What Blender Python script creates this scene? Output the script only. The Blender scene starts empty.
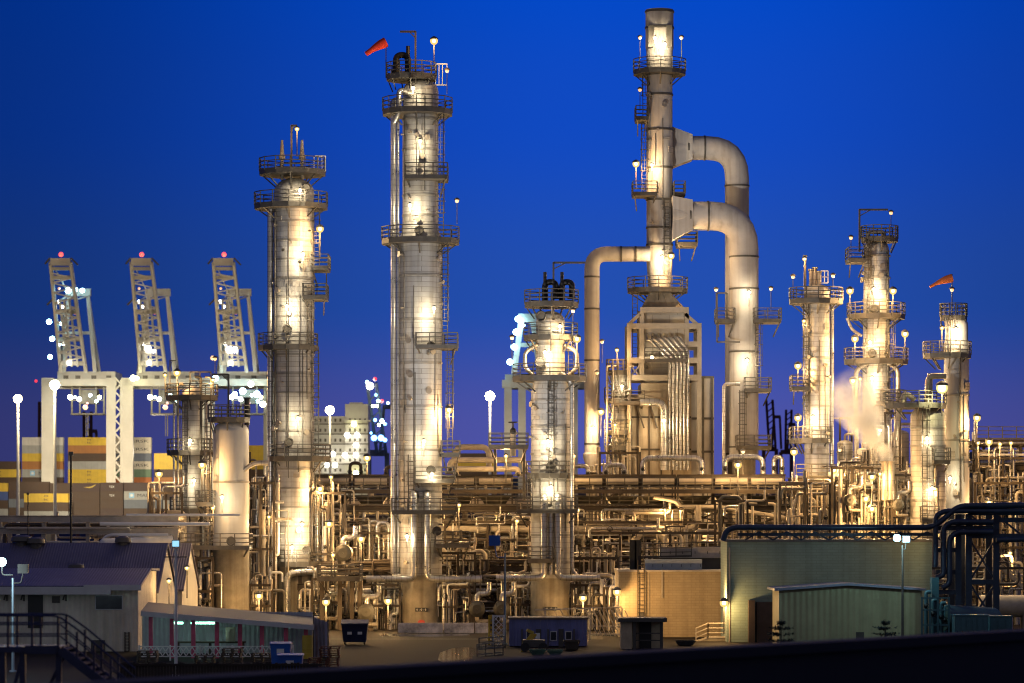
import bpy, math, random
from mathutils import Vector, Matrix
R_ = random.Random(7)
sc = bpy.context.scene
col = sc.collection
F = 3125.0; CX = 512.0; HY = 520.0; CH = 9.0      # pinhole scale of the lens, horizon row, eye height
def K(Y): return Y / F
def P(px, py, Y): return Vector(((px - CX) * Y / F, Y, CH + (HY - py) * Y / F))
def X(px, Y): return (px - CX) * Y / F
def Zp(py, Y): return CH + (HY - py) * Y / F

# ------------------------------------------------------------------ materials
MATS = {}
def mat(name, c, rough=0.6, metal=0.0, var=0.25, scale=0.6, kind=None, bump=0.0, streak=0.0, stain=None, pw=1.2, ph=0.45, emit=None, es=0.0, coat=0.0):
    m = bpy.data.materials.new(name); m.use_nodes = True
    nt = m.node_tree; N = nt.nodes; L = nt.links
    b = N['Principled BSDF']
    b.inputs['Roughness'].default_value = rough; b.inputs['Metallic'].default_value = metal
    MATS[name] = m
    if emit is not None:
        b.inputs['Base Color'].default_value = (*c, 1)
        b.inputs['Emission Color'].default_value = (*emit, 1); b.inputs['Emission Strength'].default_value = es
        m.cycles.emission_sampling = 'NONE'
        return m
    tc = N.new('ShaderNodeTexCoord')
    no = N.new('ShaderNodeTexNoise'); no.inputs['Scale'].default_value = scale; no.inputs['Detail'].default_value = 6; no.inputs['Roughness'].default_value = 0.65
    L.new(tc.outputs['Object'], no.inputs['Vector'])
    mx = N.new('ShaderNodeMix'); mx.data_type = 'RGBA'
    st = stain or tuple(x * (1 - var) for x in c)
    mx.inputs[6].default_value = (*st, 1)
    mx.inputs[7].default_value = (*[min(1, x * (1 + var * .5)) for x in c], 1)
    rp = N.new('ShaderNodeMapRange'); rp.inputs[1].default_value = .32; rp.inputs[2].default_value = .66
    L.new(no.outputs['Fac'], rp.inputs[0]); L.new(rp.outputs[0], mx.inputs[0])
    out = mx.outputs[2]
    if streak:
        mp = N.new('ShaderNodeMapping'); mp.inputs['Scale'].default_value = (1.6, 1.6, .06)
        L.new(tc.outputs['Object'], mp.inputs['Vector'])
        n2 = N.new('ShaderNodeTexNoise'); n2.inputs['Scale'].default_value = 1.3; n2.inputs['Detail'].default_value = 5
        L.new(mp.outputs[0], n2.inputs['Vector'])
        r2 = N.new('ShaderNodeMapRange'); r2.inputs[1].default_value = .45; r2.inputs[2].default_value = .7; r2.inputs[4].default_value = streak
        L.new(n2.outputs['Fac'], r2.inputs[0])
        m2 = N.new('ShaderNodeMix'); m2.data_type = 'RGBA'; m2.inputs[7].default_value = (c[0]*.33, c[1]*.27, c[2]*.2, 1)
        L.new(r2.outputs[0], m2.inputs[0]); L.new(out, m2.inputs[6]); out = m2.outputs[2]
    hgt = None
    if kind in ('clad', 'block'):
        br = N.new('ShaderNodeTexBrick')
        br.inputs['Scale'].default_value = 1; br.inputs['Mortar Size'].default_value = .022 if kind == 'clad' else .02
        br.inputs['Brick Width'].default_value = pw; br.inputs['Row Height'].default_value = ph
        br.inputs['Mortar Smooth'].default_value = .3
        br.inputs['Color1'].default_value = (.84, .83, .81, 1) if kind == 'clad' else (.9, .9, .9, 1); br.inputs['Color2'].default_value = (1.0, 1.0, 1.0, 1); br.inputs['Mortar'].default_value = (.5, .48, .45, 1) if kind == 'clad' else (.78, .77, .75, 1)
        L.new(tc.outputs['UV'], br.inputs['Vector'])
        m3 = N.new('ShaderNodeMix'); m3.data_type = 'RGBA'; m3.blend_type = 'MULTIPLY'; m3.inputs[0].default_value = 1
        L.new(out, m3.inputs[6]); L.new(br.outputs['Color'], m3.inputs[7]); out = m3.outputs[2]
        hgt = br.outputs['Fac']
    if kind == 'corr':
        wv = N.new('ShaderNodeTexWave'); wv.wave_type = 'BANDS'; wv.bands_direction = 'X'; wv.inputs['Scale'].default_value = pw
        L.new(tc.outputs['UV'], wv.inputs['Vector']); hgt = wv.outputs['Fac']
    L.new(out, b.inputs['Base Color'])
    rr = N.new('ShaderNodeMapRange'); rr.inputs[3].default_value = max(.05, rough - .12); rr.inputs[4].default_value = min(1, rough + .12)
    L.new(no.outputs['Fac'], rr.inputs[0]); L.new(rr.outputs[0], b.inputs['Roughness'])
    if hgt is not None or bump:
        bp = N.new('ShaderNodeBump'); bp.inputs['Strength'].default_value = bump or .4
        bp.inputs['Distance'].default_value = .04 if kind != 'corr' else .06
        if kind in ('clad', 'block'): bp.invert = True
        L.new(hgt if hgt is not None else no.outputs['Fac'], bp.inputs['Height']); L.new(bp.outputs[0], b.inputs['Normal'])
    return m
CLAD = mat('aluminium_cladding', (.52, .515, .50), .55, .15, .22, .5, 'clad', .35, streak=.5, pw=3.4, ph=.42)
CLADO = mat('weathered_cladding', (.45, .43, .395), .6, .1, .3, .5, 'clad', .4, streak=.6, pw=3.0, ph=.42)
BAND = mat('band_steel', (.26, .25, .23), .55, .2, .3, 1.0)
PAINT = mat('cream_paint', (.45, .44, .42), .5, 0, .12, .35, streak=.25)
STACKM = mat('stack_paint', (.42, .395, .37), .8, 0, .2, .35, streak=.35)
CONC = mat('fireproofing_concrete', (.27, .24, .185), .85, 0, .35, .8, streak=.5, bump=.1)
STEEL = mat('galvanised_steel', (.10, .092, .08), .55, .3, .35, 1.5)
DARK = mat('dark_steel', (.075, .068, .06), .6, .2, .3, 1.2)
RUST = mat('brown_steel', (.06, .045, .031), .7, .1, .4, 1.0)
PIPE = mat('insulated_pipe', (.44, .39, .32), .34, .55, .25, 1.0, 'clad', .3, pw=9, ph=.8)
PIPEB = mat('jacketed_pipe', (.55, .54, .52), .3, .75, .2, 1.0, 'clad', .35, pw=9, ph=.42)
PIPED = mat('dark_pipe', (.08, .064, .05), .45, .4, .4, .9)
CREAM = mat('tan_steel', (.47, .415, .33), .6, 0, .3, .8)
NAVY = mat('navy_steel', (.022, .033, .06), .5, .2, .3, 1.0)
BLACK = mat('black_iron', (.02, .02, .02), .5, .2, .3, 2)
WHITE = mat('white_paint', (.72, .71, .68), .5, 0, .12, 1)
CRANE = mat('crane_grey_paint', (.42, .41, .38), .5, 0, .2, .1)
REDP = mat('faded_red_paint', (.42, .05, .035), .7, 0, .3, 1)
ASPH = mat('asphalt', (.019, .0155, .0125), .8, 0, .45, .18, bump=.15)
ASPH.node_tree.nodes['Principled BSDF'].inputs['Specular IOR Level'].default_value = .06
WET = mat('wet_puddle', (.03, .028, .026), .06, 0, .2, .5)
def lampmat(name, c, s): return mat(name, (.8, .8, .8), emit=c, es=s)
GLOW = lampmat('sodium_lamp_glass', (1, .80, .42), 30)
HALO = None
GLOWO = lampmat('dim_lamp_glass', (1, .48, .14), 1.15)
GLOWG = lampmat('yellow_green_lamp_glass', (1, .95, .45), 22)
GLOWC = lampmat('cool_lamp_glass', (.45, .9, 1), 22)
GLOWW = lampmat('white_lamp_glass', (1, .93, .75), 18)
GLOWR = lampmat('red_lamp_glass', (1, .01, .02), 1.6)
GLOWB = lampmat('blue_lamp_glass', (.15, .45, 1), 7)

# ------------------------------------------------------------------ mesh builder (world coordinates)
class MB:
    def __init__(s): s.v = []; s.f = []; s.mi = []; s.sm = []; s.uv = []; s.m = 0
    def add(s, vs, fs, smooth=False, uvs=None):
        o = len(s.v); s.v += [tuple(v) for v in vs]
        for i, f in enumerate(fs):
            s.f.append(tuple(o + k for k in f)); s.mi.append(s.m)
            s.sm.append(smooth if isinstance(smooth, bool) else smooth[i])
            if uvs: s.uv += uvs[i]
            else:
                a, b, c = (Vector(vs[f[0]]), Vector(vs[f[1]]), Vector(vs[f[2]]))
                n = (b - a).cross(c - a)
                ax = max(range(3), key=lambda q: abs(n[q]))
                for k in f:
                    p = vs[k]
                    s.uv.append((p[1], p[2]) if ax == 0 else (p[0], p[2]) if ax == 1 else (p[0], p[1]))
    def box(s, x0, x1, y0, y1, z0, z1):
        vs = [(x, y, z) for z in (z0, z1) for y in (y0, y1) for x in (x0, x1)]
        s.add(vs, [(0, 2, 3, 1), (4, 5, 7, 6), (0, 1, 5, 4), (2, 6, 7, 3), (0, 4, 6, 2), (1, 3, 7, 5)])
    def frus(s, x0, x1, y0, y1, z0, X0, X1, Y0, Y1, z1):
        vs = [(x0, y0, z0), (x1, y0, z0), (x0, y1, z0), (x1, y1, z0), (X0, Y0, z1), (X1, Y0, z1), (X0, Y1, z1), (X1, Y1, z1)]
        s.add(vs, [(0, 2, 3, 1), (4, 5, 7, 6), (0, 1, 5, 4), (2, 6, 7, 3), (0, 4, 6, 2), (1, 3, 7, 5)])
    def prism(s, poly, axis, a, b):      # polygon in the other two axes, extruded along axis ('x' or 'y' or 'z')
        def mk(p, t): return (t, p[0], p[1]) if axis == 'x' else (p[0], t, p[1]) if axis == 'y' else (p[0], p[1], t)
        n = len(poly); vs = [mk(p, a) for p in poly] + [mk(p, b) for p in poly]
        s.add(vs, [tuple(range(n))[::-1], tuple(range(n, 2*n))] + [(i, (i+1) % n, n + (i+1) % n, n + i) for i in range(n)])
    def bar(s, p, q, w, h=None):
        p = Vector(p); q = Vector(q); d = q - p
        if d.length < 1e-5: return
        h = h or w; d.normalize()
        u = Vector((0, 0, 1)) if abs(d.z) < .9 else Vector((0, 1, 0))
        a = d.cross(u).normalized(); b = a.cross(d).normalized()
        vs = [c + a * sx * w / 2 + b * sy * h / 2 for c in (p, q) for sx, sy in ((-1, -1), (1, -1), (1, 1), (-1, 1))]
        s.add(vs, [(3, 2, 1, 0), (4, 5, 6, 7)] + [(i, (i+1) % 4, 4 + (i+1) % 4, 4 + i) for i in range(4)])
    def tube(s, pts, r, n=10, bend=None, cap=True, r2=None):
        pts = [Vector(p) for p in pts]
        if bend:
            out = [pts[0]]
            for i in range(1, len(pts) - 1):
                a, b, c = pts[i-1], pts[i], pts[i+1]
                d1 = (a - b); d2 = (c - b); t = min(bend, d1.length * .49, d2.length * .49)
                p1 = b + d1.normalized() * t; p2 = b + d2.normalized() * t
                for k in range(7):
                    w = k / 6
                    out.append(p1 * (1-w)**2 + b * 2 * w * (1-w) + p2 * w * w)
            out.append(pts[-1]); pts = out
        m = len(pts); tan = []
        for i in range(m):
            a = pts[max(0, i-1)]; b = pts[min(m-1, i+1)]; tan.append((b - a).normalized())
        u = Vector((0, 0, 1)) if abs(tan[0].z) < .9 else Vector((1, 0, 0))
        nrm = (u - tan[0] * u.dot(tan[0])).normalized()
        vs = []; dist = 0; ds = []
        for i in range(m):
            if i:
                dist += (pts[i] - pts[i-1]).length
                nrm = (nrm - tan[i] * nrm.dot(tan[i])).normalized()
            ds.append(dist); bi = tan[i].cross(nrm)
            rr = r if r2 is None else r + (r2 - r) * i / (m - 1)
            for k in range(n):
                t = 2 * math.pi * k / n
                vs.append(pts[i] + (nrm * math.cos(t) + bi * math.sin(t)) * rr)
        fs = []; uvs = []
        w = 2 * math.pi * r / n
        for i in range(m - 1):
            for k in range(n):
                k2 = (k + 1) % n
                fs.append((i*n + k, i*n + k2, (i+1)*n + k2, (i+1)*n + k))
                uvs.append([(k*w, ds[i]), ((k+1)*w, ds[i]), ((k+1)*w, ds[i+1]), (k*w, ds[i+1])])
        s.add(vs, fs, True, uvs)
        if cap:
            s.add(vs[:n], [tuple(range(n))[::-1]]); s.add(vs[-n:], [tuple(range(n))])
    def cyl(s, p, q, r, n=12, r2=None): s.tube([p, q], r, n, r2=r2)
    def lathe(s, cx, cy, prof, n=32):
        grp = [[prof[0]]]
        for i in range(1, len(prof)):
            grp[-1].append(prof[i])
            if i < len(prof) - 1:
                a = math.atan2(prof[i][1]-prof[i-1][1], prof[i][0]-prof[i-1][0]); b = math.atan2(prof[i+1][1]-prof[i][1], prof[i+1][0]-prof[i][0])
                if abs((a - b + math.pi) % (2*math.pi) - math.pi) > .5: grp.append([prof[i]])
        R = max(p[0] for p in prof); w = 2*math.pi*R/n
        for g in grp:
            vs = []; fs = []; uvs = []; acc = g[0][1]; zs = [acc]
            for i in range(1, len(g)):
                acc += math.hypot(g[i][0]-g[i-1][0], g[i][1]-g[i-1][1]) * (1 if g[-1][1] >= g[0][1] else -1); zs.append(acc)
            for r, z in g:
                for k in range(n):
                    t = 2*math.pi*k/n; vs.append((cx + r*math.cos(t), cy + r*math.sin(t), z))
            for i in range(len(g) - 1):
                for k in range(n):
                    k2 = (k+1) % n
                    fs.append((i*n+k, i*n+k2, (i+1)*n+k2, (i+1)*n+k))
                    uvs.append([(k*w, zs[i]), ((k+1)*w, zs[i]), ((k+1)*w, zs[i+1]), (k*w, zs[i+1])])
            s.add(vs, fs, True, uvs)
        for (r, z), rev in ((prof[0], True), (prof[-1], False)):
            if r > 1e-4:
                vs = [(cx + r*math.cos(2*math.pi*k/n), cy + r*math.sin(2*math.pi*k/n), z) for k in range(n)]
                s.add(vs, [tuple(range(n))[::-1] if rev else tuple(range(n))])
    def torus(s, c, axis, R, r, n=16, m=6):
        c = Vector(c); axis = Vector(axis).normalized()
        u = Vector((0, 0, 1)) if abs(axis.z) < .9 else Vector((1, 0, 0))
        a = axis.cross(u).normalized(); b = axis.cross(a)
        vs = []
        for i in range(n):
            t = 2*math.pi*i/n; d = a*math.cos(t) + b*math.sin(t)
            for j in range(m):
                q = 2*math.pi*j/m; vs.append(c + d*(R + r*math.cos(q)) + axis*r*math.sin(q))
        s.add(vs, [(i*m+j, ((i+1) % n)*m+j, ((i+1) % n)*m+(j+1) % m, i*m+(j+1) % m) for i in range(n) for j in range(m)], True)
    def sphere(s, c, r, n=10, m=7, sz=1.0):
        vs = [(c[0], c[1], c[2]-r*sz)]
        for i in range(1, m):
            f = math.pi*i/m
            for k in range(n):
                t = 2*math.pi*k/n; vs.append((c[0]+r*math.sin(f)*math.cos(t), c[1]+r*math.sin(f)*math.sin(t), c[2]-r*sz*math.cos(f)))
        vs.append((c[0], c[1], c[2]+r*sz)); e = len(vs)-1
        fs = [(0, 1+(k+1) % n, 1+k) for k in range(n)]
        for i in range(m-2):
            for k in range(n): fs.append((1+i*n+k, 1+i*n+(k+1) % n, 1+(i+1)*n+(k+1) % n, 1+(i+1)*n+k))
        fs += [(1+(m-2)*n+k, 1+(m-2)*n+(k+1) % n, e) for k in range(n)]
        s.add(vs, fs, True)
    def rail(s, pts, closed=False, h=1.1, w=.08, gap=1.25, rails=(.4, .75, 1.1)):
        pts = [Vector(p) for p in pts]
        if closed: pts = pts + [pts[0]]
        for a, b in zip(pts, pts[1:]):
            d = (b - a); n = max(1, round(d.length / gap))
            for i in range(n + (0 if closed else 1)):
                q = a + d * i / n; s.bar(q, q + Vector((0, 0, h)), w)
            for t in rails: s.bar(a + Vector((0, 0, h*t/1.1)), b + Vector((0, 0, h*t/1.1)), w * .9)
            s.bar(a + Vector((0, 0, .07)), b + Vector((0, 0, .07)), .02, .14)
    def build(s, name, mats, parent=None, loc=None):
        me = bpy.data.meshes.new(name)
        o = root_loc(parent) if parent else Vector(loc or (0, 0, 0))
        me.from_pydata([(v[0]-o.x, v[1]-o.y, v[2]-o.z) for v in s.v], [], s.f)
        for m in (mats if isinstance(mats, (list, tuple)) else [mats]): me.materials.append(m)
        me.polygons.foreach_set('material_index', s.mi); me.polygons.foreach_set('use_smooth', s.sm)
        uvl = me.uv_layers.new(name='UVMap'); uvl.data.foreach_set('uv', [c for p in s.uv for c in p])
        me.update()
        ob = bpy.data.objects.new(name, me); col.objects.link(ob)
        if parent: ob.parent = parent
        else: ob.location = o
        return ob
def root_loc(o):
    while o.parent: o = o.parent
    return o.location
def tag(o, label, cat, group=None, kind=None):
    o['label'] = label; o['category'] = cat
    if group: o['group'] = group
    if kind: o['kind'] = kind
    return o
def thing(name, label, cat, loc, group=None):
    o = bpy.data.objects.new(name, None); col.objects.link(o); o.location = loc; o.empty_display_size = .3
    return tag(o, label, cat, group)
def struct(name, mb, m):
    o = mb.build(name, m); o['kind'] = 'structure'; return o
KIDS = {}
def copy_tree(o, parent=None):
    c = o.copy(); col.objects.link(c)
    if parent: c.parent = parent
    for ch in list(o.children): copy_tree(ch, c)
    return c
ORD = 'first second third fourth fifth sixth seventh eighth ninth tenth eleventh twelfth thirteenth fourteenth fifteenth sixteenth'.split()
def textmesh(body, width, height, name='lettering', mat_=None, parent=None, at=None, rotz=0.0, depth=.02):
    cu = bpy.data.curves.new(name, 'FONT'); cu.body = body; cu.extrude = .04; cu.align_x = 'CENTER'; cu.align_y = 'CENTER'; cu.space_line = .85
    t = bpy.data.objects.new(name, cu); col.objects.link(t)
    dg = bpy.context.evaluated_depsgraph_get(); me = bpy.data.meshes.new_from_object(t.evaluated_get(dg))
    bpy.data.objects.remove(t); bpy.data.curves.remove(cu)
    xs = [v.co.x for v in me.vertices]; ys = [v.co.y for v in me.vertices]
    sx = width / (max(xs)-min(xs)); sy = height / (max(ys)-min(ys)); mx_ = (max(xs)+min(xs))/2; my = (max(ys)+min(ys))/2
    o = root_loc(parent) if parent else Vector((0, 0, 0)); at = Vector(at)
    for v in me.vertices:
        x, y, z = (v.co.x-mx_)*sx, (v.co.y-my)*sy, v.co.z / .04 * depth / 2
        v.co = (at.x - o.x + x, at.y - o.y - z, at.z - o.z + y)
    me.materials.append(mat_); ob = bpy.data.objects.new(name, me); col.objects.link(ob)
    if parent: ob.parent = parent
    return ob

# ------------------------------------------------------------------ process-plant parts
def platform(root, Y, x0, x1, py, shape='round', r=None, steel=None, half=False, front=None):
    """deck + brackets as one part, its railing as a sub-part"""
    k = K(Y); z = Zp(py, Y); xa, xb = X(x0, Y), X(x1, Y); cx = (xa + xb)/2; Rr = (xb - xa)/2
    d = MB(); pts = []
    steel = steel or STEEL
    if shape == 'round':
        n = 14; ry = min(Rr, (r or Rr) + 1.3) if r else Rr
        pts = [(cx + Rr*math.cos(2*math.pi*(i+.5)/n), Y + ry*math.sin(2*math.pi*(i+.5)/n), z) for i in range(n)]
        d.prism([(p[0], p[1]) for p in pts], 'z', z - .3, z)
        rr = r or Rr * .5
        for i in range(0, n, 2):
            a = 2*math.pi*(i+.5)/n
            d.bar((cx + Rr*.95*math.cos(a), Y + ry*.95*math.sin(a), z-.2), (cx + rr*.9*math.cos(a), Y + rr*.9*math.sin(a), z-1.2), .1)
    else:
        ya = Y - (front if front is not None else (r or 1) + 1.2); yb = Y + (r or 1)*.4
        pts = [(xa, ya, z), (xb, ya, z), (xb, yb, z), (xa, yb, z)]
        d.box(xa, xb, ya, yb, z - .2, z)
        for x in (xa + .15, xb - .15): d.bar((x, ya + .1, z-.2), (x + (cx - x)*.3, yb, z-1.3), .1)
    p = d.build('platform', steel, root)
    m = MB(); m.rail(pts, True); m.build('railing', steel, p)
    return p
def ladder(root, px, Y, py0, py1, dy=-.2, cage=True, m=None, side=1):
    x = X(px, Y); y = Y + dy; z1, z0 = Zp(py0, Y), Zp(py1, Y); b = MB()
    b.bar((x-.22, y, z0), (x-.22, y, z1), .07); b.bar((x+.22, y, z0), (x+.22, y, z1), .07)
    z = z0 + .2
    while z < z1: b.bar((x-.22, y, z), (x+.22, y, z), .04); z += .33
    if cage:
        z = z0 + 2.2; c = []
        while z < z1:
            arc = [(x-.22 + 0*side, y, z)] + [(x + .38*math.cos(a)*1.0, y - .35 - .38*math.sin(a), z) for a in [math.pi - i*math.pi/6 for i in range(7)]] + [(x+.22, y, z)]
            for p, q in zip(arc, arc[1:]): b.bar(p, q, .05)
            z += .95
        for a in (math.pi*.2, math.pi*.5, math.pi*.8):
            q = (x + .38*math.cos(a), y - .35 - .38*math.sin(a)); b.bar((*q, z0+2.2), (*q, z1), .04)
    return b.build('ladder', m or STEEL, root)
def pipe(root, pts, r, m=None, bend=None, n=10, name='pipe', flanges=()):
    b = MB(); b.tube(pts, r, n, bend if bend is not None else r*3)
    for f in flanges:
        p, d = Vector(pts[f]), (Vector(pts[f+1]) - Vector(pts[f])) if f + 1 < len(pts) else (Vector(pts[f]) - Vector(pts[f-1]))
        d.normalize(); b.cyl(p - d*.05, p + d*.07, r*1.55, 12)
    return b.build(name, m or PIPE, root)
def valve(root, p, r=.16, axis=(0, -1, 0)):
    b = MB(); p = Vector(p); a = Vector(axis)
    b.sphere(p, r, 8, 6); b.cyl(p, p + a*r*2.6, r*.25, 6); b.torus(p + a*r*2.6, a, r*1.25, r*.2, 12, 5)
    t = a.cross(Vector((0, 0, 1))) if abs(a.z) < .9 else Vector((1, 0, 0))
    b.bar(p + a*r*2.6 - t*r*1.2, p + a*r*2.6 + t*r*1.2, r*.2)
    return b.build('valve', BLACK, root)
def manhole(root, px, py, Y, r, R=.32):
    c = P(px, py, Y - r - .12); b = MB(); b.torus(c, (0, 1, 0), R, .07, 16, 6); b.cyl(c + Vector((0, .2, 0)), c, R*.92, 16)
    return b.build('manhole', STEEL, root)
def shell(root, cx, Y, prof, m=CLAD, name='shell', bands=(), n=36):
    """prof: (row, half-width in px) from the bottom up; a dome closes the top when the last half-width is 0"""
    k = K(Y); b = MB(); pr = []
    for i, (py, hw) in enumerate(prof):
        if hw == 0 and i:
            r0 = prof[i-1][1]*k; z0 = Zp(prof[i-1][0], Y); hz = Zp(py, Y) - z0
            for q in range(1, 7):
                t = q/6*math.pi/2; pr.append((max(r0*math.cos(t), .001), z0 + hz*math.sin(t)))
        else: pr.append((hw*k, Zp(py, Y)))
    b.lathe(X(cx, Y), Y, pr, n)
    if bands:
        b.m = 1
        for py, hw in bands:
            z = Zp(py, Y); r0 = hw*k; b.lathe(X(cx, Y), Y, [(r0, z-.09), (r0+.05, z-.08), (r0+.05, z+.08), (r0, z+.09)], n)
    return b.build(name, [m, BAND], root)
def fittings(root, cx, Y, hw, y0, y1, n, seed):
    rr = random.Random(seed); k = K(Y); r = hw*k; x0 = X(cx, Y)
    for i in range(n):
        a = rr.uniform(-1.25, 1.25) - math.pi/2; z = Zp(rr.uniform(y0, y1), Y); d = Vector((math.cos(a), math.sin(a), 0)); c = Vector((x0, Y, z)) + d*r; q = rr.choice([.05, .07, .1, .14])
        b = MB(); b.cyl(c - d*.05, c + d*.28, q, 8); b.cyl(c + d*.26, c + d*.34, q*1.8, 10); b.build('nozzle', PIPE, root)
    for i in range(max(1, n//4)):
        a = rr.uniform(-1.1, 1.1) - math.pi/2; d = Vector((math.cos(a), math.sin(a), 0)); c = Vector((x0, Y, 0)) + d*(r+.06); z1 = Zp(rr.uniform(y0, (y0+y1)/2), Y); z0 = Zp(rr.uniform((y0+y1)/2, y1), Y)
        b = MB(); b.cyl((c.x, c.y, z0), (c.x, c.y, z1), .035, 6); b.build('conduit', STEEL, root)
    for i in range(max(1, n//3)):
        a = rr.uniform(-1.1, 1.1) - math.pi/2; d = Vector((math.cos(a), math.sin(a), 0)); c = Vector((x0, Y, Zp(rr.uniform(y0, y1), Y))) + d*(r+.02); t_ = Vector((-d.y, d.x, 0)); w = rr.uniform(.2, .45); h = rr.uniform(.15, .5)
        b = MB(); b.bar(c - t_*w, c + t_*w, .06, h*1.4); b.build('patch_plate', CLADO, root)
def zg(Y): return HY + CH*F/Y           # picture row of the ground at depth Y
def davit(root, px, Y, py0, py1, pxa, w=.16, m=None):
    b = MB(); b.bar(P(px, py1, Y), P(px, py0, Y), w); b.bar(P(px, py0+.6, Y), P(pxa, py0+.6, Y), w); b.bar(P(px, py0+7, Y), P(px+(pxa-px)*.4, py0+.8, Y), w*.5)
    return b.build('davit', m or DARK, root)

# ------------------------------------------------------------------ lamps: a few prototypes, each copied to its place
LIGHTS = {}
def light_data(key, power, colr, rad=.12):
    kk = (key, power)
    if kk not in LIGHTS:
        l = bpy.data.lights.new('lamp_light', 'POINT'); l.energy = power; l.color = colr; l.shadow_soft_size = rad; LIGHTS[kk] = l
    return LIGHTS[kk]
WARM = (1, .57, .21); WASH = (1, .80, .50); COOL = (.45, .85, 1.0); GREENY = (1, .9, .45)
PROTO = {}
def halo_mat(name, c, s):  # see-through emission that imitates the halo of glow around a bulb
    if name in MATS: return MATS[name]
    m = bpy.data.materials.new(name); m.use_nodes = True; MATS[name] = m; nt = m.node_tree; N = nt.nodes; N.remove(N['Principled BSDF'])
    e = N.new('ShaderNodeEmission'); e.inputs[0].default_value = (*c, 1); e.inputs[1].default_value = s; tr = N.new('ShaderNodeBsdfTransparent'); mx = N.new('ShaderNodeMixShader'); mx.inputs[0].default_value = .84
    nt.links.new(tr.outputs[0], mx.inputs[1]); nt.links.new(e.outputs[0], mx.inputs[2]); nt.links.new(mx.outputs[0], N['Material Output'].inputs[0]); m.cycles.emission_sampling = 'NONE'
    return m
def lamp_proto(kind):
    if kind in PROTO: return PROTO[kind]
    g = {'globe': (GLOW, .15), 'wash': (GLOW, .13), 'bead': (GLOWO, .16), 'small': (GLOW, .09), 'cool': (GLOWC, .3), 'big': (GLOWG, .34)}[kind]
    root = bpy.data.objects.new('lamp', None); root.location = (0, 0, 0)
    b = MB(); b.sphere((0, 0, 0), g[1], 10, 8); gl = b.build('globe', g[0]); gl.parent = root
    if kind in ('globe', 'big', 'small', 'cool'):
        gl.name = 'bulb'; q = MB(); q.sphere((0, 0, 0), g[1]*(2.1 if kind in ('globe', 'small') else 1.4), 16, 12); sh = q.build('globe', halo_mat('warm_halo', (1, .66, .19), 1.2) if kind in ('globe', 'small') else halo_mat('yellow_halo', (1, .9, .28), 1.2) if kind == 'big' else halo_mat('cool_halo', (.25, .8, 1), 1.1)); sh.parent = root  # outer sphere stands in for the lamp's glow halo, an emissive shell
    h = MB(); s_ = 2.1 if kind in ('globe', 'small') else 1.4; h.lathe(0, 0, [(g[1]*s_*1.12, g[1]*s_*.45), (g[1]*s_*.95, g[1]*s_*.8), (g[1]*s_*.5, g[1]*s_*1.12), (.03, g[1]*s_*1.3)], 12)
    ho = h.build('cap', STEEL); ho.parent = root
    a = MB()
    if kind == 'bead': a.cyl((0, 0.02, -1.9), (0, 0.02, -.1), .035, 6)
    elif kind == 'wash': a.tube([(0, .05, -1.3), (0, .05, -.25), (0, .0, .12)], .03, 6, .2)
    else: a.cyl((0, .05, -2.3), (0, .05, -g[1]), .045, 6); a.tube([(0, .05, -.6), (0, .55, -.5), (0, .55, .2)], .03, 6, .15)
    ao = a.build('bracket', STEEL); ao.parent = root
    PROTO[kind] = root
    return root
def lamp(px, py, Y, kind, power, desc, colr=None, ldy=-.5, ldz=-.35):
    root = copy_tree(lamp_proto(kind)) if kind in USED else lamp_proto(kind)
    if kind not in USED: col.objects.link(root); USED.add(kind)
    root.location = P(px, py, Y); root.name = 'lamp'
    lead = {'globe': 'glaring lamp ', 'wash': 'small wall lamp ', 'bead': 'dim orange lamp on a thin rod ', 'small': 'small bright lamp ', 'cool': 'cool white lamp ', 'big': 'big yellow globe lamp '}[kind]
    tag(root, lead + desc, 'lamp', 'lamps of the refinery')
    if power:
        lo = bpy.data.objects.new('lamp_light', light_data(kind, power, colr or {'wash': WASH, 'cool': COOL, 'big': GREENY}.get(kind, WARM)))
        col.objects.link(lo); lo.parent = root; lo.location = (0, ldy, ldz)
    return root
USED = set()
# ================================================================== THE COLUMNS
def column(label, cx, Y): return thing('distillation_column', label, 'column', (X(cx, Y), Y, 0), 'tall process columns')
def evenly(a, b, st, hw):
    r = []; y = a
    while y < b: r.append((y, hw)); y += st
    return r
# --- tallest column
Y = 258; t = column('tallest grey column with a red windsock flying beside its top', 420, Y); T2 = t; r = 21.5*K(Y)
shell(t, 420.5, Y, [(575, 21.5), (238, 21.5), (231, 18), (92, 18), (79, 0)], CLAD, bands=[(276, 21.5), (320, 21.5), (363, 21.5), (407, 21.5), (450, 21.5), (492, 21.5), (540, 21.5)] + [(y, 18) for y in (120, 150, 196, 216)])
shell(t, 420.5, Y, [(zg(Y), 22.5), (614, 22), (575, 21.9)], CONC, 'skirt')
b = MB(); c = P(422, 609, Y); b.box(c.x-.5, c.x+.5, Y-1.87, Y-1.80, c.z-.16, c.z+.16); p = b.build('number_plate', BLACK, t)
textmesh('0 - 0 - 8', .8, .16, 'lettering', WHITE, p, (c.x, Y-1.885, c.z))
b = MB(); c = P(422, 624, Y); b.cyl((c.x, Y-1.9, c.z+.1), (c.x, Y-1.8, c.z+.1), .31, 20); b.build('red_disc', REDP, t)
for x0, x1, py, sh in ((386, 437, 77, 'round'), (382, 453, 112, 'round'), (406, 448, 180, 'rect'), (381, 460, 241, 'round'), (417, 458, 348, 'rect'), (442, 460, 455, 'rect'), (416, 455, 481, 'rect'), (393, 457, 512, 'rect'), (436, 470, 545, 'rect')):
    platform(t, Y, x0, x1, py, sh, r)
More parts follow.
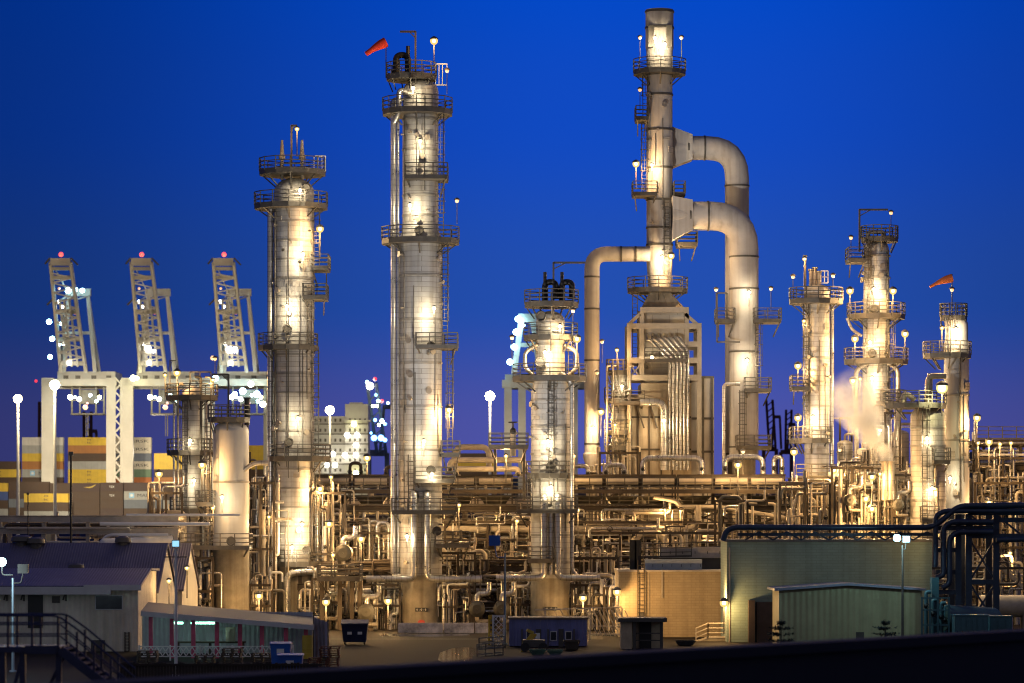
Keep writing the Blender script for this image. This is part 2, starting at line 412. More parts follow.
ladder(t, 445, Y, 241, 348); ladder(t, 450, Y, 350, 455, -.5); ladder(t, 441, Y, 112, 241, -1); ladder(t, 412, Y, 455, 512, -2.1)
for px, rr in ((393.5, .2), (398, .1)): pipe(t, [P(px + 8, 100, Y-.6), P(px, 100, Y-.6), P(px, 574, Y-.6)], rr*1.2, PIPEB)
for px, e in ((414, 366), (427.5, 482)):
    pipe(t, [P(px, 504, Y-1.5), P(px, 493, Y-1.6), P(px, 493, Y-2.4), P(px, 579, Y-2.4), P(e, 579, Y-2.4)], .28, PIPEB, .55)
for px, py in ((431, 346), (419, 230), (437, 531), (431, 470)): manhole(t, px, py, Y, r)
pipe(t, [P(396, 72, Y-.3), P(396, 55, Y-.3), P(408, 55, Y-.3), P(408, 80, Y-.3)], .26, BLACK, .7, flanges=(0,)); pipe(t, [P(408, 60, Y-.2), P(408, 46, Y-.2)], .16, BLACK)
pipe(t, [P(412, 95, Y-1.6), P(399, 88, Y-1.6), P(399, 112, Y-1.6), P(394, 122, Y-1.4)], .22, PIPEB)
davit(t, 415.5, Y-1.2, 31, 90, 400)
b = MB()
for x in (435.5, 439, 442.5, 447): b.bar(P(x, 64, Y-.5), P(x, 85, Y-.5), .07)
for y in (64, 85): b.bar(P(435.5, y, Y-.5), P(447, y, Y-.5), .09)
b.build('safety_gate', WHITE, t)
b = MB(); b.bar(P(386, 78, Y), P(386, 44, Y), .08); b.build('windsock_mast', STEEL, t)
b = MB(); b.tube([P(386, 42, Y), P(376, 47, Y-.1), P(366, 54, Y-.2)], .42, 10, 1, r2=.2); w_ = tag(b.build('windsock', mat('red_cloth', (.75, .05, .02), .8), None, P(386, 44, Y)), 'red windsock streaming left from the top of the tallest column', 'windsock', 'windsocks')

# --- second tall column at left
Y = 263; t = column('grey banded column with two relief valves on top, nearest to the cranes', 293.5, Y); T1 = t; r = 20*K(Y)
shell(t, 294, Y, [(563, 20), (192, 20), (178, 0)], CLAD, bands=evenly(222, 560, 19, 20))
shell(t, 294, Y, [(zg(Y), 20.6), (563, 20.4)], CONC, 'skirt')
for x0, x1, py, sh in ((259, 326, 172, 'round'), (254, 328, 206, 'round'), (313, 330, 270, 'rect'), (305, 328, 299, 'rect'), (258, 318, 347, 'round'), (269, 331, 458, 'round'), (271, 326, 563, 'round')):
    platform(t, Y, x0, x1, py, sh, r)
ladder(t, 317, Y, 206, 270, -.5); ladder(t, 312, Y, 300, 347, -1.3); ladder(t, 316, Y, 347, 458, -.5); ladder(t, 317, Y, 458, 563, -.5)
pipe(t, [P(278, 200, Y-.4), P(270.5, 205, Y-.4), P(270.5, 596, Y-.4), P(265, 606, Y-.4)], .27, PIPEB)
pipe(t, [P(275, 212, Y-1), P(275, 552, Y-1)], .09, STEEL)
for px in (282, 302):
    b = MB(); x = X(px, Y); b.cyl((x, Y, Zp(180, Y)), (x, Y, Zp(160, Y)), .14, 8); b.sphere(P(px, 157, Y), .3, 8, 6); b.cyl((x, Y, Zp(156, Y)), (x, Y, Zp(140, Y)), .2, 10, .1); b.build('relief_valve', CREAM, t)
davit(t, 291.5, Y-1.6, 125, 190, 297)
b = MB()
for x in (314, 318, 322, 325.5): b.bar(P(x, 156, Y-.5), P(x, 171, Y-.5), .07)
for y in (156, 171): b.bar(P(314, y, Y-.5), P(325.5, y, Y-.5), .09)
b.build('safety_gate', WHITE, t)
for px, py in ((287, 329), (289, 442), (307, 550), (306, 188)): manhole(t, px, py, Y, r)
pipe(t, [P(287, 612, Y-2.2), P(287, 573, Y-2.2), P(316, 571, Y-2.2), P(345, 571, Y-2.2)], .3, PIPEB, .8)
for px, py in ((300, 262), (283, 250), (304, 300)): valve(t, P(px, py, Y-r-.1), .1)

# --- middle short column with black vents
Y = 256; t = column('short grey column whose top bristles with black vent pipes', 551, Y); T3 = t; r = 19.5*K(Y)
shell(t, 550.5, Y, [(578, 19.5), (392, 19.5), (374, 14.5), (322, 14.5), (311, 0)], CLAD, bands=evenly(400, 575, 27, 19.5) + [(345, 14.5)])
shell(t, 550.5, Y, [(zg(Y), 20.4), (612, 19.9), (578, 19.8)], CONC, 'skirt')
for x0, x1, py, sh in ((524, 579, 304, 'round'), (523, 578, 337, 'round'), (512, 587, 378, 'round'), (526, 572, 475, 'round'), (517, 577, 511, 'rect'), (528, 552, 560, 'rect')):
    platform(t, Y, x0, x1, py, sh, r)
ladder(t, 551, Y, 378, 475, -1.75); ladder(t, 571, Y, 337, 378, -.4); ladder(t, 530, Y, 475, 511, -1.5)
for px, e in ((544, 496), (558, 600)): pipe(t, [P(px, 505, Y-1.4), P(px, 496, Y-1.5), P(px, 496, Y-2.3), P(px, 578, Y-2.3), P(e, 578, Y-2.3)], .27, PIPEB, .55)
pipe(t, [P(560, 372, Y-1), P(572, 382, Y-1), P(572, 570, Y-1), P(577, 576, Y-1)], .17, PIPEB)
pipe(t, [P(551, 512, Y-2), P(551, 575, Y-2)], .26, PIPEB)
for px, e in ((537, 525), (565, 577)): pipe(t, [P(px, 345, Y-.8), P(e, 352, Y-1.2), P(e, 368, Y-1.2), P(px + (e-px)*.3, 375, Y-1.2)], .17, PIPE, .4)
for px, e in ((545, 556), (562, 572)):
    pipe(t, [P(px, 308, Y-.3), P(px, 282, Y-.3), P(e, 282, Y-.3), P(e, 298, Y-.3)], .25, BLACK, .6, flanges=(0, 3)); pipe(t, [P(px, 290, Y-.6), P(px, 272, Y-.6)], .14, BLACK)
davit(t, 553.5, Y-1.1, 262, 320, 585)
for px, py in ((540, 362), (551, 467), (541, 316)): manhole(t, px, py, Y, r, .38)
b = MB(); c = P(551, 608, Y); b.box(c.x-.5, c.x+.5, Y-1.73, Y-1.66, c.z-.14, c.z+.14); p = b.build('number_plate', BLACK, t)
textmesh('0 - 0 - 9', .8, .15, 'lettering', WHITE, p, (c.x, Y-1.745, c.z))

# --- white drum column at left
Y = 256; t = column('smooth white painted drum column with a brown stained concrete skirt', 231, Y); r = 18*K(Y)
shell(t, 231, Y, [(548, 18), (432, 18), (420, 0)], PAINT, bands=[(482, 18)])
shell(t, 231, Y, [(zg(Y), 18.6), (548, 18.4)], CONC, 'skirt')
platform(t, Y, 208, 250, 419, 'round', r); platform(t, Y, 180, 252, 547, 'rect', r); platform(t, Y, 199, 216, 504, 'rect', r)
manhole(t, 231, 541, Y, r); ladder(t, 209, Y, 419, 547, -1.2)
davit(t, 228.5, Y-1, 374, 432, 212)
pipe(t, [P(247, 398, Y), P(247, 425, Y)], .22, BLACK, flanges=(0,)); pipe(t, [P(244, 470, Y-.8), P(254, 463, Y-.8), P(268, 463, Y-.8)], .2, PIPE)
# --- thin column with pipes at far left
Y = 272; t = column('slim grey column wrapped in thin risers, left of the white drum', 192, Y); r = 9*K(Y)
shell(t, 192, Y, [(zg(Y), 10), (392, 10), (386, 0)], CLAD, bands=evenly(400, 560, 14, 9))
for x0, x1, py in ((166, 218, 397), (167, 216, 452), (170, 212, 510)): platform(t, Y, x0, x1, py, 'round', r)
for px, a, q in ((174, 398, .1), (178, 384, .12), (183, 402, .08), (201, 377, .12), (206, 400, .14), (211, 377, .08)):
    pipe(t, [P(px + (6 if px < 190 else -6), a, Y-.9), P(px, a, Y-.9), P(px, 548, Y-.9)], q, R_.choice([PIPE, PIPEB, STEEL]))
ladder(t, 186, Y, 397, 510, -1); davit(t, 170, Y, 360, 396, 176, .09)
b = MB()
for x in (190, 200, 211): b.bar(P(x, 372, Y), P(x, 396, Y), .1)
b.bar(P(190, 372, Y), P(211, 372, Y), .12); b.bar(P(190, 381, Y), P(211, 381, Y), .1); b.build('hoist_frame', STEEL, t)

# --- right-hand columns
Y = 270; t = column('slim pale column with a pipe bundle on top, third column from the right edge', 817, Y); T5 = t; r = 12.5*K(Y)
shell(t, 817, Y, [(zg(Y), 12.5), (291, 12.5), (284, 0)], CLAD, bands=evenly(310, 500, 24, 12.5))
for x0, x1, py, sh in ((789, 843, 301, 'round'), (790, 807, 389, 'rect'), (789, 831, 440, 'round')): platform(t, Y, x0, x1, py, sh, r)
pipe(t, [P(828, 296, Y), P(832, 304, Y), P(832, 478, Y)], .17, PIPEB)
for px, a in ((805, 256), (811, 270), (815, 268), (819, 272)): pipe(t, [P(px, 298, Y-.5), P(px, a, Y-.5)], .12 if px < 808 else .17, PIPE, flanges=(1,))
b = MB()
for x in (821, 824.5, 828): b.bar(P(x, 271, Y-.4), P(x, 283, Y-.4), .08)
for y in (271, 277, 283): b.bar(P(821, y, Y-.4), P(828, y, Y-.4), .08)
b.build('safety_gate', WHITE, t); ladder(t, 805, Y, 301, 440, -.9, True)
Y = 272; t = column('tall grey column with a hook davit and four platforms at right', 877, Y); T6 = t; r = 13.5*K(Y)
shell(t, 876.5, Y, [(zg(Y), 14), (370, 14), (300, 13), (250, 12.5), (239, 0)], CLAD, bands=evenly(256, 500, 22, 13.4))
for x0, x1, py, sh in ((861, 898, 239, 'round'), (846, 863, 262, 'rect'), (847, 905, 316, 'round'), (844, 908, 361, 'round'), (868, 906, 403, 'round')): platform(t, Y, x0, x1, py, sh, r)
davit(t, 859.5, Y-.6, 209, 252, 888); ladder(t, 866, Y, 240, 316, -1.15); ladder(t, 890, Y, 316, 403, -.6)
for px, a, bb in ((856, 363, 400), (898, 363, 396)): pipe(t, [P(px + (12 if px < 870 else -10), a, Y-1), P(px, a+6, Y-1), P(px, bb+90, Y-1)], .2, PIPE)
pipe(t, [P(868, 238, Y-.8), P(868, 232, Y-.8), P(884, 232, Y-.8), P(884, 238, Y-.8)], .18, PIPE, .4)
pipe(t, [P(847, 318, Y-.8), P(852, 330, Y-.8), P(862, 336, Y-.8)], .13, PIPE); pipe(t, [P(888, 250, Y-.7), P(888, 400, Y-.9)], .1, STEEL)
manhole(t, 872, 353, Y, r); manhole(t, 875, 309, Y, r)
Y = 262; t = column('slim column with a pointed flag beside its dark caged top, rightmost column', 956, Y); T7 = t; r = 12.5*K(Y)
shell(t, 956.5, Y, [(zg(Y), 12.8), (346, 12.5), (340, 11.5), (325, 11.5), (316, 0)], PAINT, bands=[(395, 12.6), (440, 12.7), (460, 12.7)])
for x0, x1, py, sh in ((923, 971, 355, 'round'), (940, 967, 317, 'round')): platform(t, Y, x0, x1, py, sh, r)
ladder(t, 946, Y, 317, 355, -1.2); pipe(t, [P(960, 345, Y-1.1), P(960, 500, Y-1.15)], .05, STEEL)
b = MB(); b.bar(P(952, 318, Y), P(952, 274, Y), .08); b.build('flag_mast', STEEL, t)
b = MB(); b.tube([P(952, 278, Y), P(941, 281, Y-.1), P(930, 287, Y-.2)], .36, 10, 1, r2=.12); tag(b.build('windsock', mat('orange_cloth', (.5, .12, .03), .8), None, P(952, 278, Y)), 'faded orange windsock on the mast of the rightmost column', 'windsock', 'windsocks')
Y = 258; t = column('stout insulated drum with pipes over its top, beside the rightmost column', 928, Y); r = 17*K(Y)
shell(t, 928, Y, [(zg(Y), 17.5), (416, 17.5), (406, 0)], CLADO, bands=evenly(428, 560, 18, 17.5))
for x0, x1, py, sh in ((884, 946, 405, 'round'), (930, 946, 462, 'rect'), (918, 935, 520, 'rect')): platform(t, Y, x0, x1, py, sh, r)
ladder(t, 922, Y, 405, 540, -1.9); pipe(t, [P(930, 404, Y), P(930, 372, Y), P(930, 377, Y)], .22, PIPE)
pipe(t, [P(928, 408, Y-.5), P(928, 376, Y-.5), P(946, 376, Y-.5)], .25, PIPE, .6); pipe(t, [P(915, 400, Y-.8), P(905, 392, Y-.8), P(899, 412, Y-.8), P(895, 440, Y-.8)], .22, PIPE)
pipe(t, [P(936, 468, Y-1.8), P(936, 545, Y-1.8)], .16, PIPE)
# ================================================================== FIRED HEATER, STACK AND DUCTS
Y = 285; k = K(Y)
t = thing('heater_stack', 'tall grey steel stack with a bright platform near its open top', 'stack', (X(659.5, Y), Y, 0))
b = MB(); cx = X(659.5, Y)
b.lathe(cx, Y, [(10.5*k, Zp(296, Y)), (12*k, Zp(276, Y)), (13*k, Zp(262, Y)), (13*k, Zp(200, Y)), (13*k, Zp(52, Y)), (14*k, Zp(48, Y)), (14*k, Zp(10, Y)), (13.2*k, Zp(10, Y)), (13.2*k, Zp(60, Y))], 36)
b.m = 1
for py, hw in ((12, 14), (28, 14), (75, 13), (95, 13), (130, 13), (168, 13), (200, 13), (228, 13), (245, 13)):
    z = Zp(py, Y); b.lathe(cx, Y, [(hw*k, z-.1), (hw*k+.07, z-.08), (hw*k+.07, z+.08), (hw*k, z+.1)], 36)
b.build('shell', [STACKM, STEEL], t)
for x0, x1, py, sh in ((633, 686, 72, 'round'), (635, 647, 121, 'rect'), (632, 656, 196, 'rect'), (673, 684, 196, 'rect'), (676, 696, 246, 'rect'), (627, 688, 290, 'round')): platform(t, Y, x0, x1, py, sh, 14*k)
ladder(t, 645, Y, 72, 121, -.6); ladder(t, 644, Y, 121, 196, -.6); ladder(t, 666, Y, 200, 275, -1.3)
b = MB()
for s in (-1, 1):
    b = MB(); c = P(659.5 + s*9, 38, Y); b.box(c.x-.25, c.x+.25, Y-1.25, Y-1.0, c.z-1, c.z+1); b.build('crown_plate', STEEL, t)
def duct(label, cx0, ya, rad, xv, rv, ybot, Yd, flange):
    t = thing('flue_duct', label, 'duct', (X(xv, Yd), Yd, 0), 'flue gas ducts')
    kk = K(Yd); b = MB()
    pts = [P(cx0, ya, Yd), P(xv, ya, Yd), P(xv, ybot, Yd)]
    b.tube(pts, rad*kk, 24, abs(rv)*kk)
    b.m = 1
    d = 1 if xv > cx0 else -1
    for f in (.25, .5): 
        c = P(cx0 + (xv - cx0)*f, ya, Yd); b.cyl(c - Vector((.08, 0, 0)), c + Vector((.08, 0, 0)), rad*kk*1.05, 24)
    for py in (ybot - 8, ya + rv + 8, (ya + rv + ybot)/2, ya + rv + 40):
        c = P(xv, py, Yd); b.cyl(c - Vector((0, 0, .08)), c + Vector((0, 0, .08)), rad*kk*1.05, 24)
    b.build('duct', [STACKM, STEEL], t)
    if flange:
        y0, y1 = flange; b = MB(); a = rad*kk
        x0 = X(cx0, Yd); x1 = X(cx0 + d*20, Yd); zc = Zp(ya, Yd)
        lo, hi = sorted((x0, x1))
        vs = []
        for x, h, w in ((x0, None, a*.9), (x1, a*1.02, a*1.02)):
            zt, zb = (Zp(y0, Yd), Zp(y1, Yd)) if h is None else (zc + h, zc - h)
            vs += [(x, Yd-w, zb), (x, Yd+w, zb), (x, Yd+w, zt), (x, Yd-w, zt)]
        b.add(vs, [(3, 2, 1, 0), (4, 5, 6, 7)] + [(i, (i+1) % 4, 4+(i+1) % 4, 4+i) for i in range(4)] if d > 0 else [(0, 1, 2, 3), (7, 6, 5, 4)] + [(4+i, 4+(i+1) % 4, (i+1) % 4, i) for i in range(4)])
        b.build('transition_piece', STACKM, t)
    b = MB(); c = P(xv, ybot, Yd); b.cyl((c.x, Yd, 0), c, rad*kk*.8, 16); b.build('support_column', CONC, t)
    return t
d1 = duct('upper rear flue duct arching right off the stack', 672, 148, 12, 737, 30, 462, 287, (128, 168))
d2 = duct('thick lower flue duct curving down from the stack, in front of another', 672, 216, 14.5, 744, 33, 455, 283, (197, 241))
d3 = duct('thin flue duct bending left and down off the stack', 650, 254, 7.6, 592, 15, 452, 284, None)
for x0, x1, py in ((715, 733, 322), (752, 779, 322), (743, 769, 391), (735, 769, 448)): platform(d2, 283, x0, x1, py, 'rect', 1.35)
ladder(d2, 757, 283, 322, 391, -1.5); ladder(d2, 741, 283, 391, 460, -1.6)
pipe(d2, [P(740, 384, 281), P(724, 384, 281), P(724, 478, 281)], .18, PIPEB, .4)
b = MB()
for q in ((717, 293, 727, 293), (717, 293, 717, 342), (717, 342, 740, 342), (727, 293, 727, 322)): b.bar(P(q[0], q[1], 281), P(q[2], q[3], 281), .13)
b.build('pipe_support', STEEL, d2)
b = MB(); c = P(592, 452, 284); kk = K(284)
b.lathe(c.x, 284, [(7.6*kk, c.z), (9*kk, c.z-.2), (9*kk, c.z-.5), (5*kk, c.z-1.6), (5*kk, c.z-2)], 16); b.build('hopper', STACKM, d3)

Y = 285
for (tt, cx_, Y_, hw_, a_, b_, n_, s_) in ((T2, 420.5, 258, 18, 96, 225, 14, 61), (T2, 420.5, 258, 21.5, 250, 565, 26, 62), (T1, 294, 263, 20, 215, 555, 30, 63), (T3, 550.5, 256, 19.5, 400, 560, 16, 64), (T5, 817, 270, 12.5, 305, 470, 14, 65), (T6, 876.5, 272, 13, 255, 470, 22, 66), (T7, 956.5, 262, 12.5, 365, 500, 8, 67), (t, 659.5, 285, 13, 60, 250, 10, 68)): fittings(tt, cx_, Y_, hw_, a_, b_, n_, s_)
t = thing('fired_heater', 'grey fired heater box with slanted tubes under the stack', 'furnace', (X(660, Y), Y, 0)); HEAT = t
kk = K(Y)
b = MB(); b.frus(X(641, Y), X(684, Y), Y-1.9, Y+1.9, Zp(310, Y), X(650, Y), X(670, Y), Y-.95, Y+.95, Zp(293, Y))
for px in (650, 656, 662.5, 669): 
    f = (px - 650)/19; b.bar(P(641 + f*43, 310, Y-1.95), P(650 + f*20, 293, Y-1), .1)
b.build('hood', mat('hood_sheet', (.27, .235, .185), .7, 0, .3, .6, streak=.4), t)
b = MB(); b.box(X(643, Y), X(683, Y), Y-1.7, Y+1.9, Zp(384, Y), Zp(314.5, Y)); b.build('convection_section', mat('white_sheet_metal', (.40, .375, .33), .5, .1, .2, .5, 'clad', .3, pw=1.5, ph=1.2), t)
b = MB()
for px in (628, 640.5, 685, 697.5):
    for yy in (Y-2.7, Y+2.7):
        top = 314 if px in (640.5, 685) else 325
        b.box(X(px, Y)-.2, X(px, Y)+.2, yy-.2, yy+.2, Zp(470, Y) if px in (628, 697.5) else Zp(380, Y), Zp(top, Y))
for yy in (Y-2.75, Y+2.75):
    for py, a, c_ in ((312, 639, 687), (328, 626, 699), (346, 686, 698), (362, 626, 699), (379, 626, 699)):
        b.box(X(a, Y), X(c_, Y), yy-.22, yy+.22, Zp(py, Y)-.25, Zp(py, Y)+.25)
    b.bar(P(640, 314, yy), P(628, 325, yy), .3); b.bar(P(685, 314, yy), P(698, 325, yy), .3)
    b.bar(P(629, 378, yy), P(641, 364, yy), .14); b.bar(P(629, 364, yy), P(641, 378, yy), .14)
for px in (628, 697.5):
    for py in (328, 362, 379): b.box(X(px, Y)-.15, X(px, Y)+.15, Y-2.4, Y+2.4, Zp(py, Y)-.2, Zp(py, Y)+.2)
b.build('support_frame', mat('heater_frame_paint', (.30, .27, .225), .65, 0, .3, .5), t)
b = MB(); b.box(X(626, Y), X(690, Y), Y-2.2, Y+5, Zp(500, Y), Zp(396, Y)); b.box(X(640, Y), X(690, Y), Y-2.2, Y+5, Zp(396, Y)+.0, Zp(384, Y)); b.m = 1
for px in (637, 648, 660, 671): b.box(X(px, Y)-.06, X(px, Y)+.06, Y-2.32, Y-2.2, Zp(500, Y), Zp(404, Y))
for py in (418, 450): b.box(X(626.5, Y), X(689.5, Y), Y-2.29, Y-2.2, Zp(py, Y)-.08, Zp(py, Y)+.08)
b.build('radiant_box', [mat('furnace_wall', (.36, .30, .22), .7, 0, .3, .4, streak=.5), RUST], t)
b = MB(); b.box(X(690.3, Y), X(713, Y), Y-1.5, Y+3, 0, Zp(378, Y)); b.m = 1
for px in (702, 711): b.box(X(px, Y)-.1, X(px, Y)+.1, Y-1.63, Y-1.5, 0, Zp(378, Y))
for py in (378, 419, 452): b.box(X(690.5, Y), X(712.8, Y), Y-1.6, Y-1.5, Zp(py, Y)-.1, Zp(py, Y)+.1)
b.build('air_preheater', [STACKM, STEEL], t)
b = MB(); b.box(X(626, Y), X(690, Y), Y-2.1, Y+4.9, 0, Zp(500.2, Y)); b.build('plinth', CONC, t)
for i in range(6):
    x0 = 647 + i*5.6; x1 = 669.5 + i*3.7
    pipe(t, [P(x0, 334, Y-1.75), P(x0, 340 - i*.5, Y-2.6), P(x0 + 3, 340 - i*.5, Y-2.8), P(x1, 360 - i*2, Y-3.0), P(x1, 470, Y-3.0)], .135 if i else .11, PIPEB, .35)
pipe(t, [P(640, 402, Y-3), P(664, 402, Y-3), P(664, 470, Y-3)], .36, PIPEB, .9)
for i, px in enumerate((636, 650, 659)): b = MB(); b.bar(P(px, 404, Y-2.3), P(px + 8 - i, 428, Y-2.6), .14); b.build('brace', RUST, t)
platform(t, Y, 643, 686, 362, 'rect', 1.6, front=3.6); platform(t, Y, 613, 643, 404, 'rect', 1.6, RUST, front=3.2)
ladder(t, 634, Y, 296, 380, -2.4, False); ladder(t, 683, Y, 404, 404.1, -3)
Y = 283; t = thing('quench_drum', 'yellow lit drum with stacked walkways at the left of the heater', 'vessel', (X(619, Y), Y, 0))
shell(t, 619, Y, [(zg(Y), 8), (376, 8), (371, 0)], CLADO, bands=evenly(384, 500, 12, 8))
for x0, x1, py in ((606, 630, 372), (604, 632, 400), (604, 632, 432), (604, 632, 447)): platform(t, Y, x0, x1, py, 'round', .8)
ladder(t, 610, Y, 372, 470, -1.1, False)
for px in (607, 613, 630): pipe(t, [P(px + 4, 366, Y-1), P(px, 366, Y-1), P(px, 480, Y-1)], .1, PIPE)
# ================================================================== PIPE RACKS
def rack(label, x0, x1, Y, dep, levels, bay, npipe, seed, steel=RUST, py0=508, py1=600, brace=True, rails=False, rmax=.27, colw=.32):
    rr = random.Random(seed); xa, xb = X(x0, Y), X(x1, Y)
    t = thing('pipe_rack', label, 'pipe rack', ((xa+xb)/2, Y, 0), 'pipe racks')
    n = max(1, round((x1-x0)/bay)); top = Zp(levels[0], Y); st = (xb-xa)/n
    for i in range(n+1):
        x = xa + st*i; b = MB()
        for y in (Y, Y+dep): b.box(x-colw/2, x+colw/2, y-.15, y+.15, 0, top)
        for py in levels: b.box(x-.12, x+.12, Y+.15, Y+dep-.15, Zp(py, Y)-.35, Zp(py, Y)-.05)
        b.build('column', steel, t)
    for py in levels:
        z = Zp(py, Y)
        for y in (Y-.19, Y+dep+.19): b = MB(); b.prism([(y-.1, z+.04), (y-.1, z), (y-.03, z-.04), (y-.03, z-.4), (y-.1, z-.44), (y-.1, z-.48), (y+.1, z-.48), (y+.1, z-.44), (y+.03, z-.4), (y+.03, z-.04), (y+.1, z), (y+.1, z+.04)], 'x', xa-.2, xb+.2); b.build('beam', steel, t)
        if rails:
            p = MB(); p.rail([(xa, Y-.3, z+.05), (xb, Y-.3, z+.05)]); p.build('railing', STEEL, t)
    if brace:
        for a, c in zip(levels, levels[1:]):
            for i in range(n):
                if rr.random() < .6:
                    b = MB(); xl, xr = xa+st*i+.15, xa+st*(i+1)-.15; z1, z0 = Zp(a, Y)-.45, Zp(c, Y)+.05
                    for y in (Y+.02,): b.bar((xl, y, z0), (xr, y+.1, z1), .14); b.bar((xl, y+.2, z1), (xr, y+.3, z0), .14)
                    b.build('brace', steel, t)
    for i in range(npipe):
        py = py0 + (py1-py0)*(i+rr.random()*.8)/npipe; y = Y + rr.choice([-.55, -.45, .5, dep*.5, dep*.8, dep+.5]); q = rr.choice([.07, .09, .12, .16, rmax*.8, rmax])
        a, c = xa, xb
        if rr.random() < .55: a = xa + (xb-xa)*rr.random()*.5; c = a + (xb-xa)*(.25 + rr.random()*.5); c = min(c, xb)
        z = Zp(py, Y); pts = [(a, y, z), (c, y, z)]
        if rr.random() < .5: pts = [(a, y, z + rr.choice([-1, 1])*rr.uniform(.6, 2.2))] + pts
        if rr.random() < .5: pts = pts + [(c, y, z + rr.choice([-1, 1])*rr.uniform(.6, 2.2))]
        pipe(t, pts, q, rr.choice([PIPE, PIPEB, PIPEB, PIPED, CREAM, WHITE]))
    return t
r1 = rack('long brown pipe rack with cross bracing behind the columns', 206, 796, 268, 6, (506, 524, 544, 566), 37, 44, 3, py0=526, py1=606, rails=True)
pipe(r1, [P(206, 529, 266.6), P(692, 529, 266.6), P(698, 522, 266.6), P(698, 505, 266.6)], .29, CREAM, 1.0)
pipe(r1, [P(654, 497, 266.6), P(676, 501, 266.6), P(680, 507, 266.6), P(720, 507, 266.6), P(790, 519, 266.6)], .2, CREAM, .6)
pipe(r1, [P(632, 545, 266), P(640, 533, 266), P(660, 533, 266), P(668, 545, 266)], .3, CREAM, 1)
r2 = rack('second pipe rack deeper in the plant, seen between the columns', 230, 930, 298, 7, (500, 520, 538, 562), 62, 40, 5, CREAM, py0=500, py1=585, rails=True)
r3 = rack('pale pipe rack rising behind the purple roofed shed', 0, 176, 250, 5, (516, 528, 547, 575), 44, 14, 8, CREAM, py0=516, py1=572, brace=False)
pipe(r3, [P(98, 548, 248.8), P(106, 535, 248.8), P(168, 535, 248.8)], .14, WHITE, .7); 
b = MB(); b.cyl(P(104, 543, 247.5), P(172, 540, 250), .36, 18); b.sphere(P(104, 543, 247.5), .36, 14, 8); b.build('header', WHITE, r3)
pipe(r3, [P(100, 524, 248.7), P(210, 524, 248.7)], .15, WHITE); pipe(r3, [P(126, 515, 249), P(240, 515, 249)], .1, WHITE)
r4 = rack('dense pipe rack in front of the two tall columns at right', 796, 934, 264, 5, (478, 496, 514, 533, 560), 23, 40, 11, RUST, py0=474, py1=560, rails=True)
r5 = rack('braced steel structure at the right edge, crowded with risers', 974, 1044, 275, 8, (440, 465, 490, 516, 545, 580), 22, 26, 13, RUST, py0=440, py1=612, rails=True, colw=.28)
r6 = rack('far pipe rack beyond the heater, right of the flue ducts', 700, 1050, 318, 6, (500, 520, 545, 575), 58, 26, 17, CREAM, py0=498, py1=590)
r7 = rack('low pipe rack at the foot of the tallest column', 300, 620, 261.5, 3, (566, 584, 603), 40, 30, 19, RUST, py0=560, py1=622, rmax=.2)
# walkway with railing below the air coolers
for (x0, x1, nm) in ((228, 398, 'left of the tallest column'), (440, 530, 'between the tallest and the middle column'), (572, 800, 'right of the middle column')):
    Y = 266.4; t = thing('walkway', 'brown grated walkway with railing under the air coolers, ' + nm, 'walkway', P((x0+x1)/2, 496, Y), 'air cooler walkways')
    a, c = X(x0, Y), X(x1, Y); z = Zp(491, Y); b = MB(); b.box(a, c, Y-.5, Y+1.4, z-.12, z); b.box(a, c, Y-.56, Y-.5, z-.22, z+.1); b.build('deck', RUST, t)
    b = MB(); b.rail([(a, Y-.45, z), (c, Y-.45, z)], gap=1.5); b.build('railing', STEEL, t)
# --- air coolers: one, then copies along the rack
def air_cooler():
    Y = 268; w = 2.95; z0 = Zp(505, Y); t = thing('air_cooler', '', 'air cooler', (0, Y, z0), 'air coolers on the pipe rack')
    b = MB(); b.box(-w/2, w/2, Y, Y+6, z0+1.55, z0+2.55); b.m = 1; b.box(-w/2-.05, w/2+.05, Y-.08, Y, z0+2.45, z0+2.62)
    for x in (-w/2, w/2): b.box(x-.07, x+.07, Y-.12, Y-.02, z0, z0+2.6)
    b.build('casing', [STEEL, RUST], t)
    b = MB(); b.frus(-.9, .9, Y+1, Y+5, z0+.1, -w/2+.05, w/2-.05, Y+.1, Y+5.9, z0+.8); b.build('plenum', STEEL, t)
    b = MB(); b.cyl((-w/2+.1, Y-.35, z0+2.0), (w/2-.1, Y-.35, z0+2.0), .3, 12); b.build('header', CREAM, t)
    for x in (-.8, .6):
        b = MB(); b.cyl((x, Y-.3, z0+1.2), (x, Y-.3, z0+1.75), .11, 8); b.sphere((x, Y-.42, z0+1.25), .17, 8, 6); b.build('nozzle', CREAM, t)
    b = MB()
    for i in range(14): b.box(-w/2+.12+i*.2, -w/2+.18+i*.2, Y-.03, Y, z0+1.6, z0+2.4)
    b.build('fin_panel', DARK, t)
    return t
ac = air_cooler(); xs = [250, 322, 340, 377, 459, 495, 588, 616, 652, 690, 727, 763]
xs = [248, 333, 371, 458, 495, 586, 622, 658, 695, 731, 767]
for i, px in enumerate(xs):
    o = ac if i == 0 else copy_tree(ac); o.location.x = X(px, 268)
    o['label'] = 'brown air cooler box on the pipe rack, ' + ('leftmost of its row' if i == 0 else 'rightmost of its row' if i == len(xs)-1 else ORD[i] + ' from the left in its row')
def hairpin(px0, px1, py, Y, r, label, base=480, m=PIPEB):
    t = thing('overhead_pipe', label, 'pipe', P(px0, base, Y), 'overhead pipes')
    pipe(t, [P(px0, base, Y), P(px0, py, Y), P(px1, py, Y), P(px1, base, Y)], r, m, r*3); 
    for px in (px0, px1): valve(t, P(px, (py+base)/2+2, Y-r-.1), .14); b = MB(); c = P(px, base, Y); b.cyl(c, c + Vector((0, 0, .15)), r*1.7, 12); b.build('flange', STEEL, t)
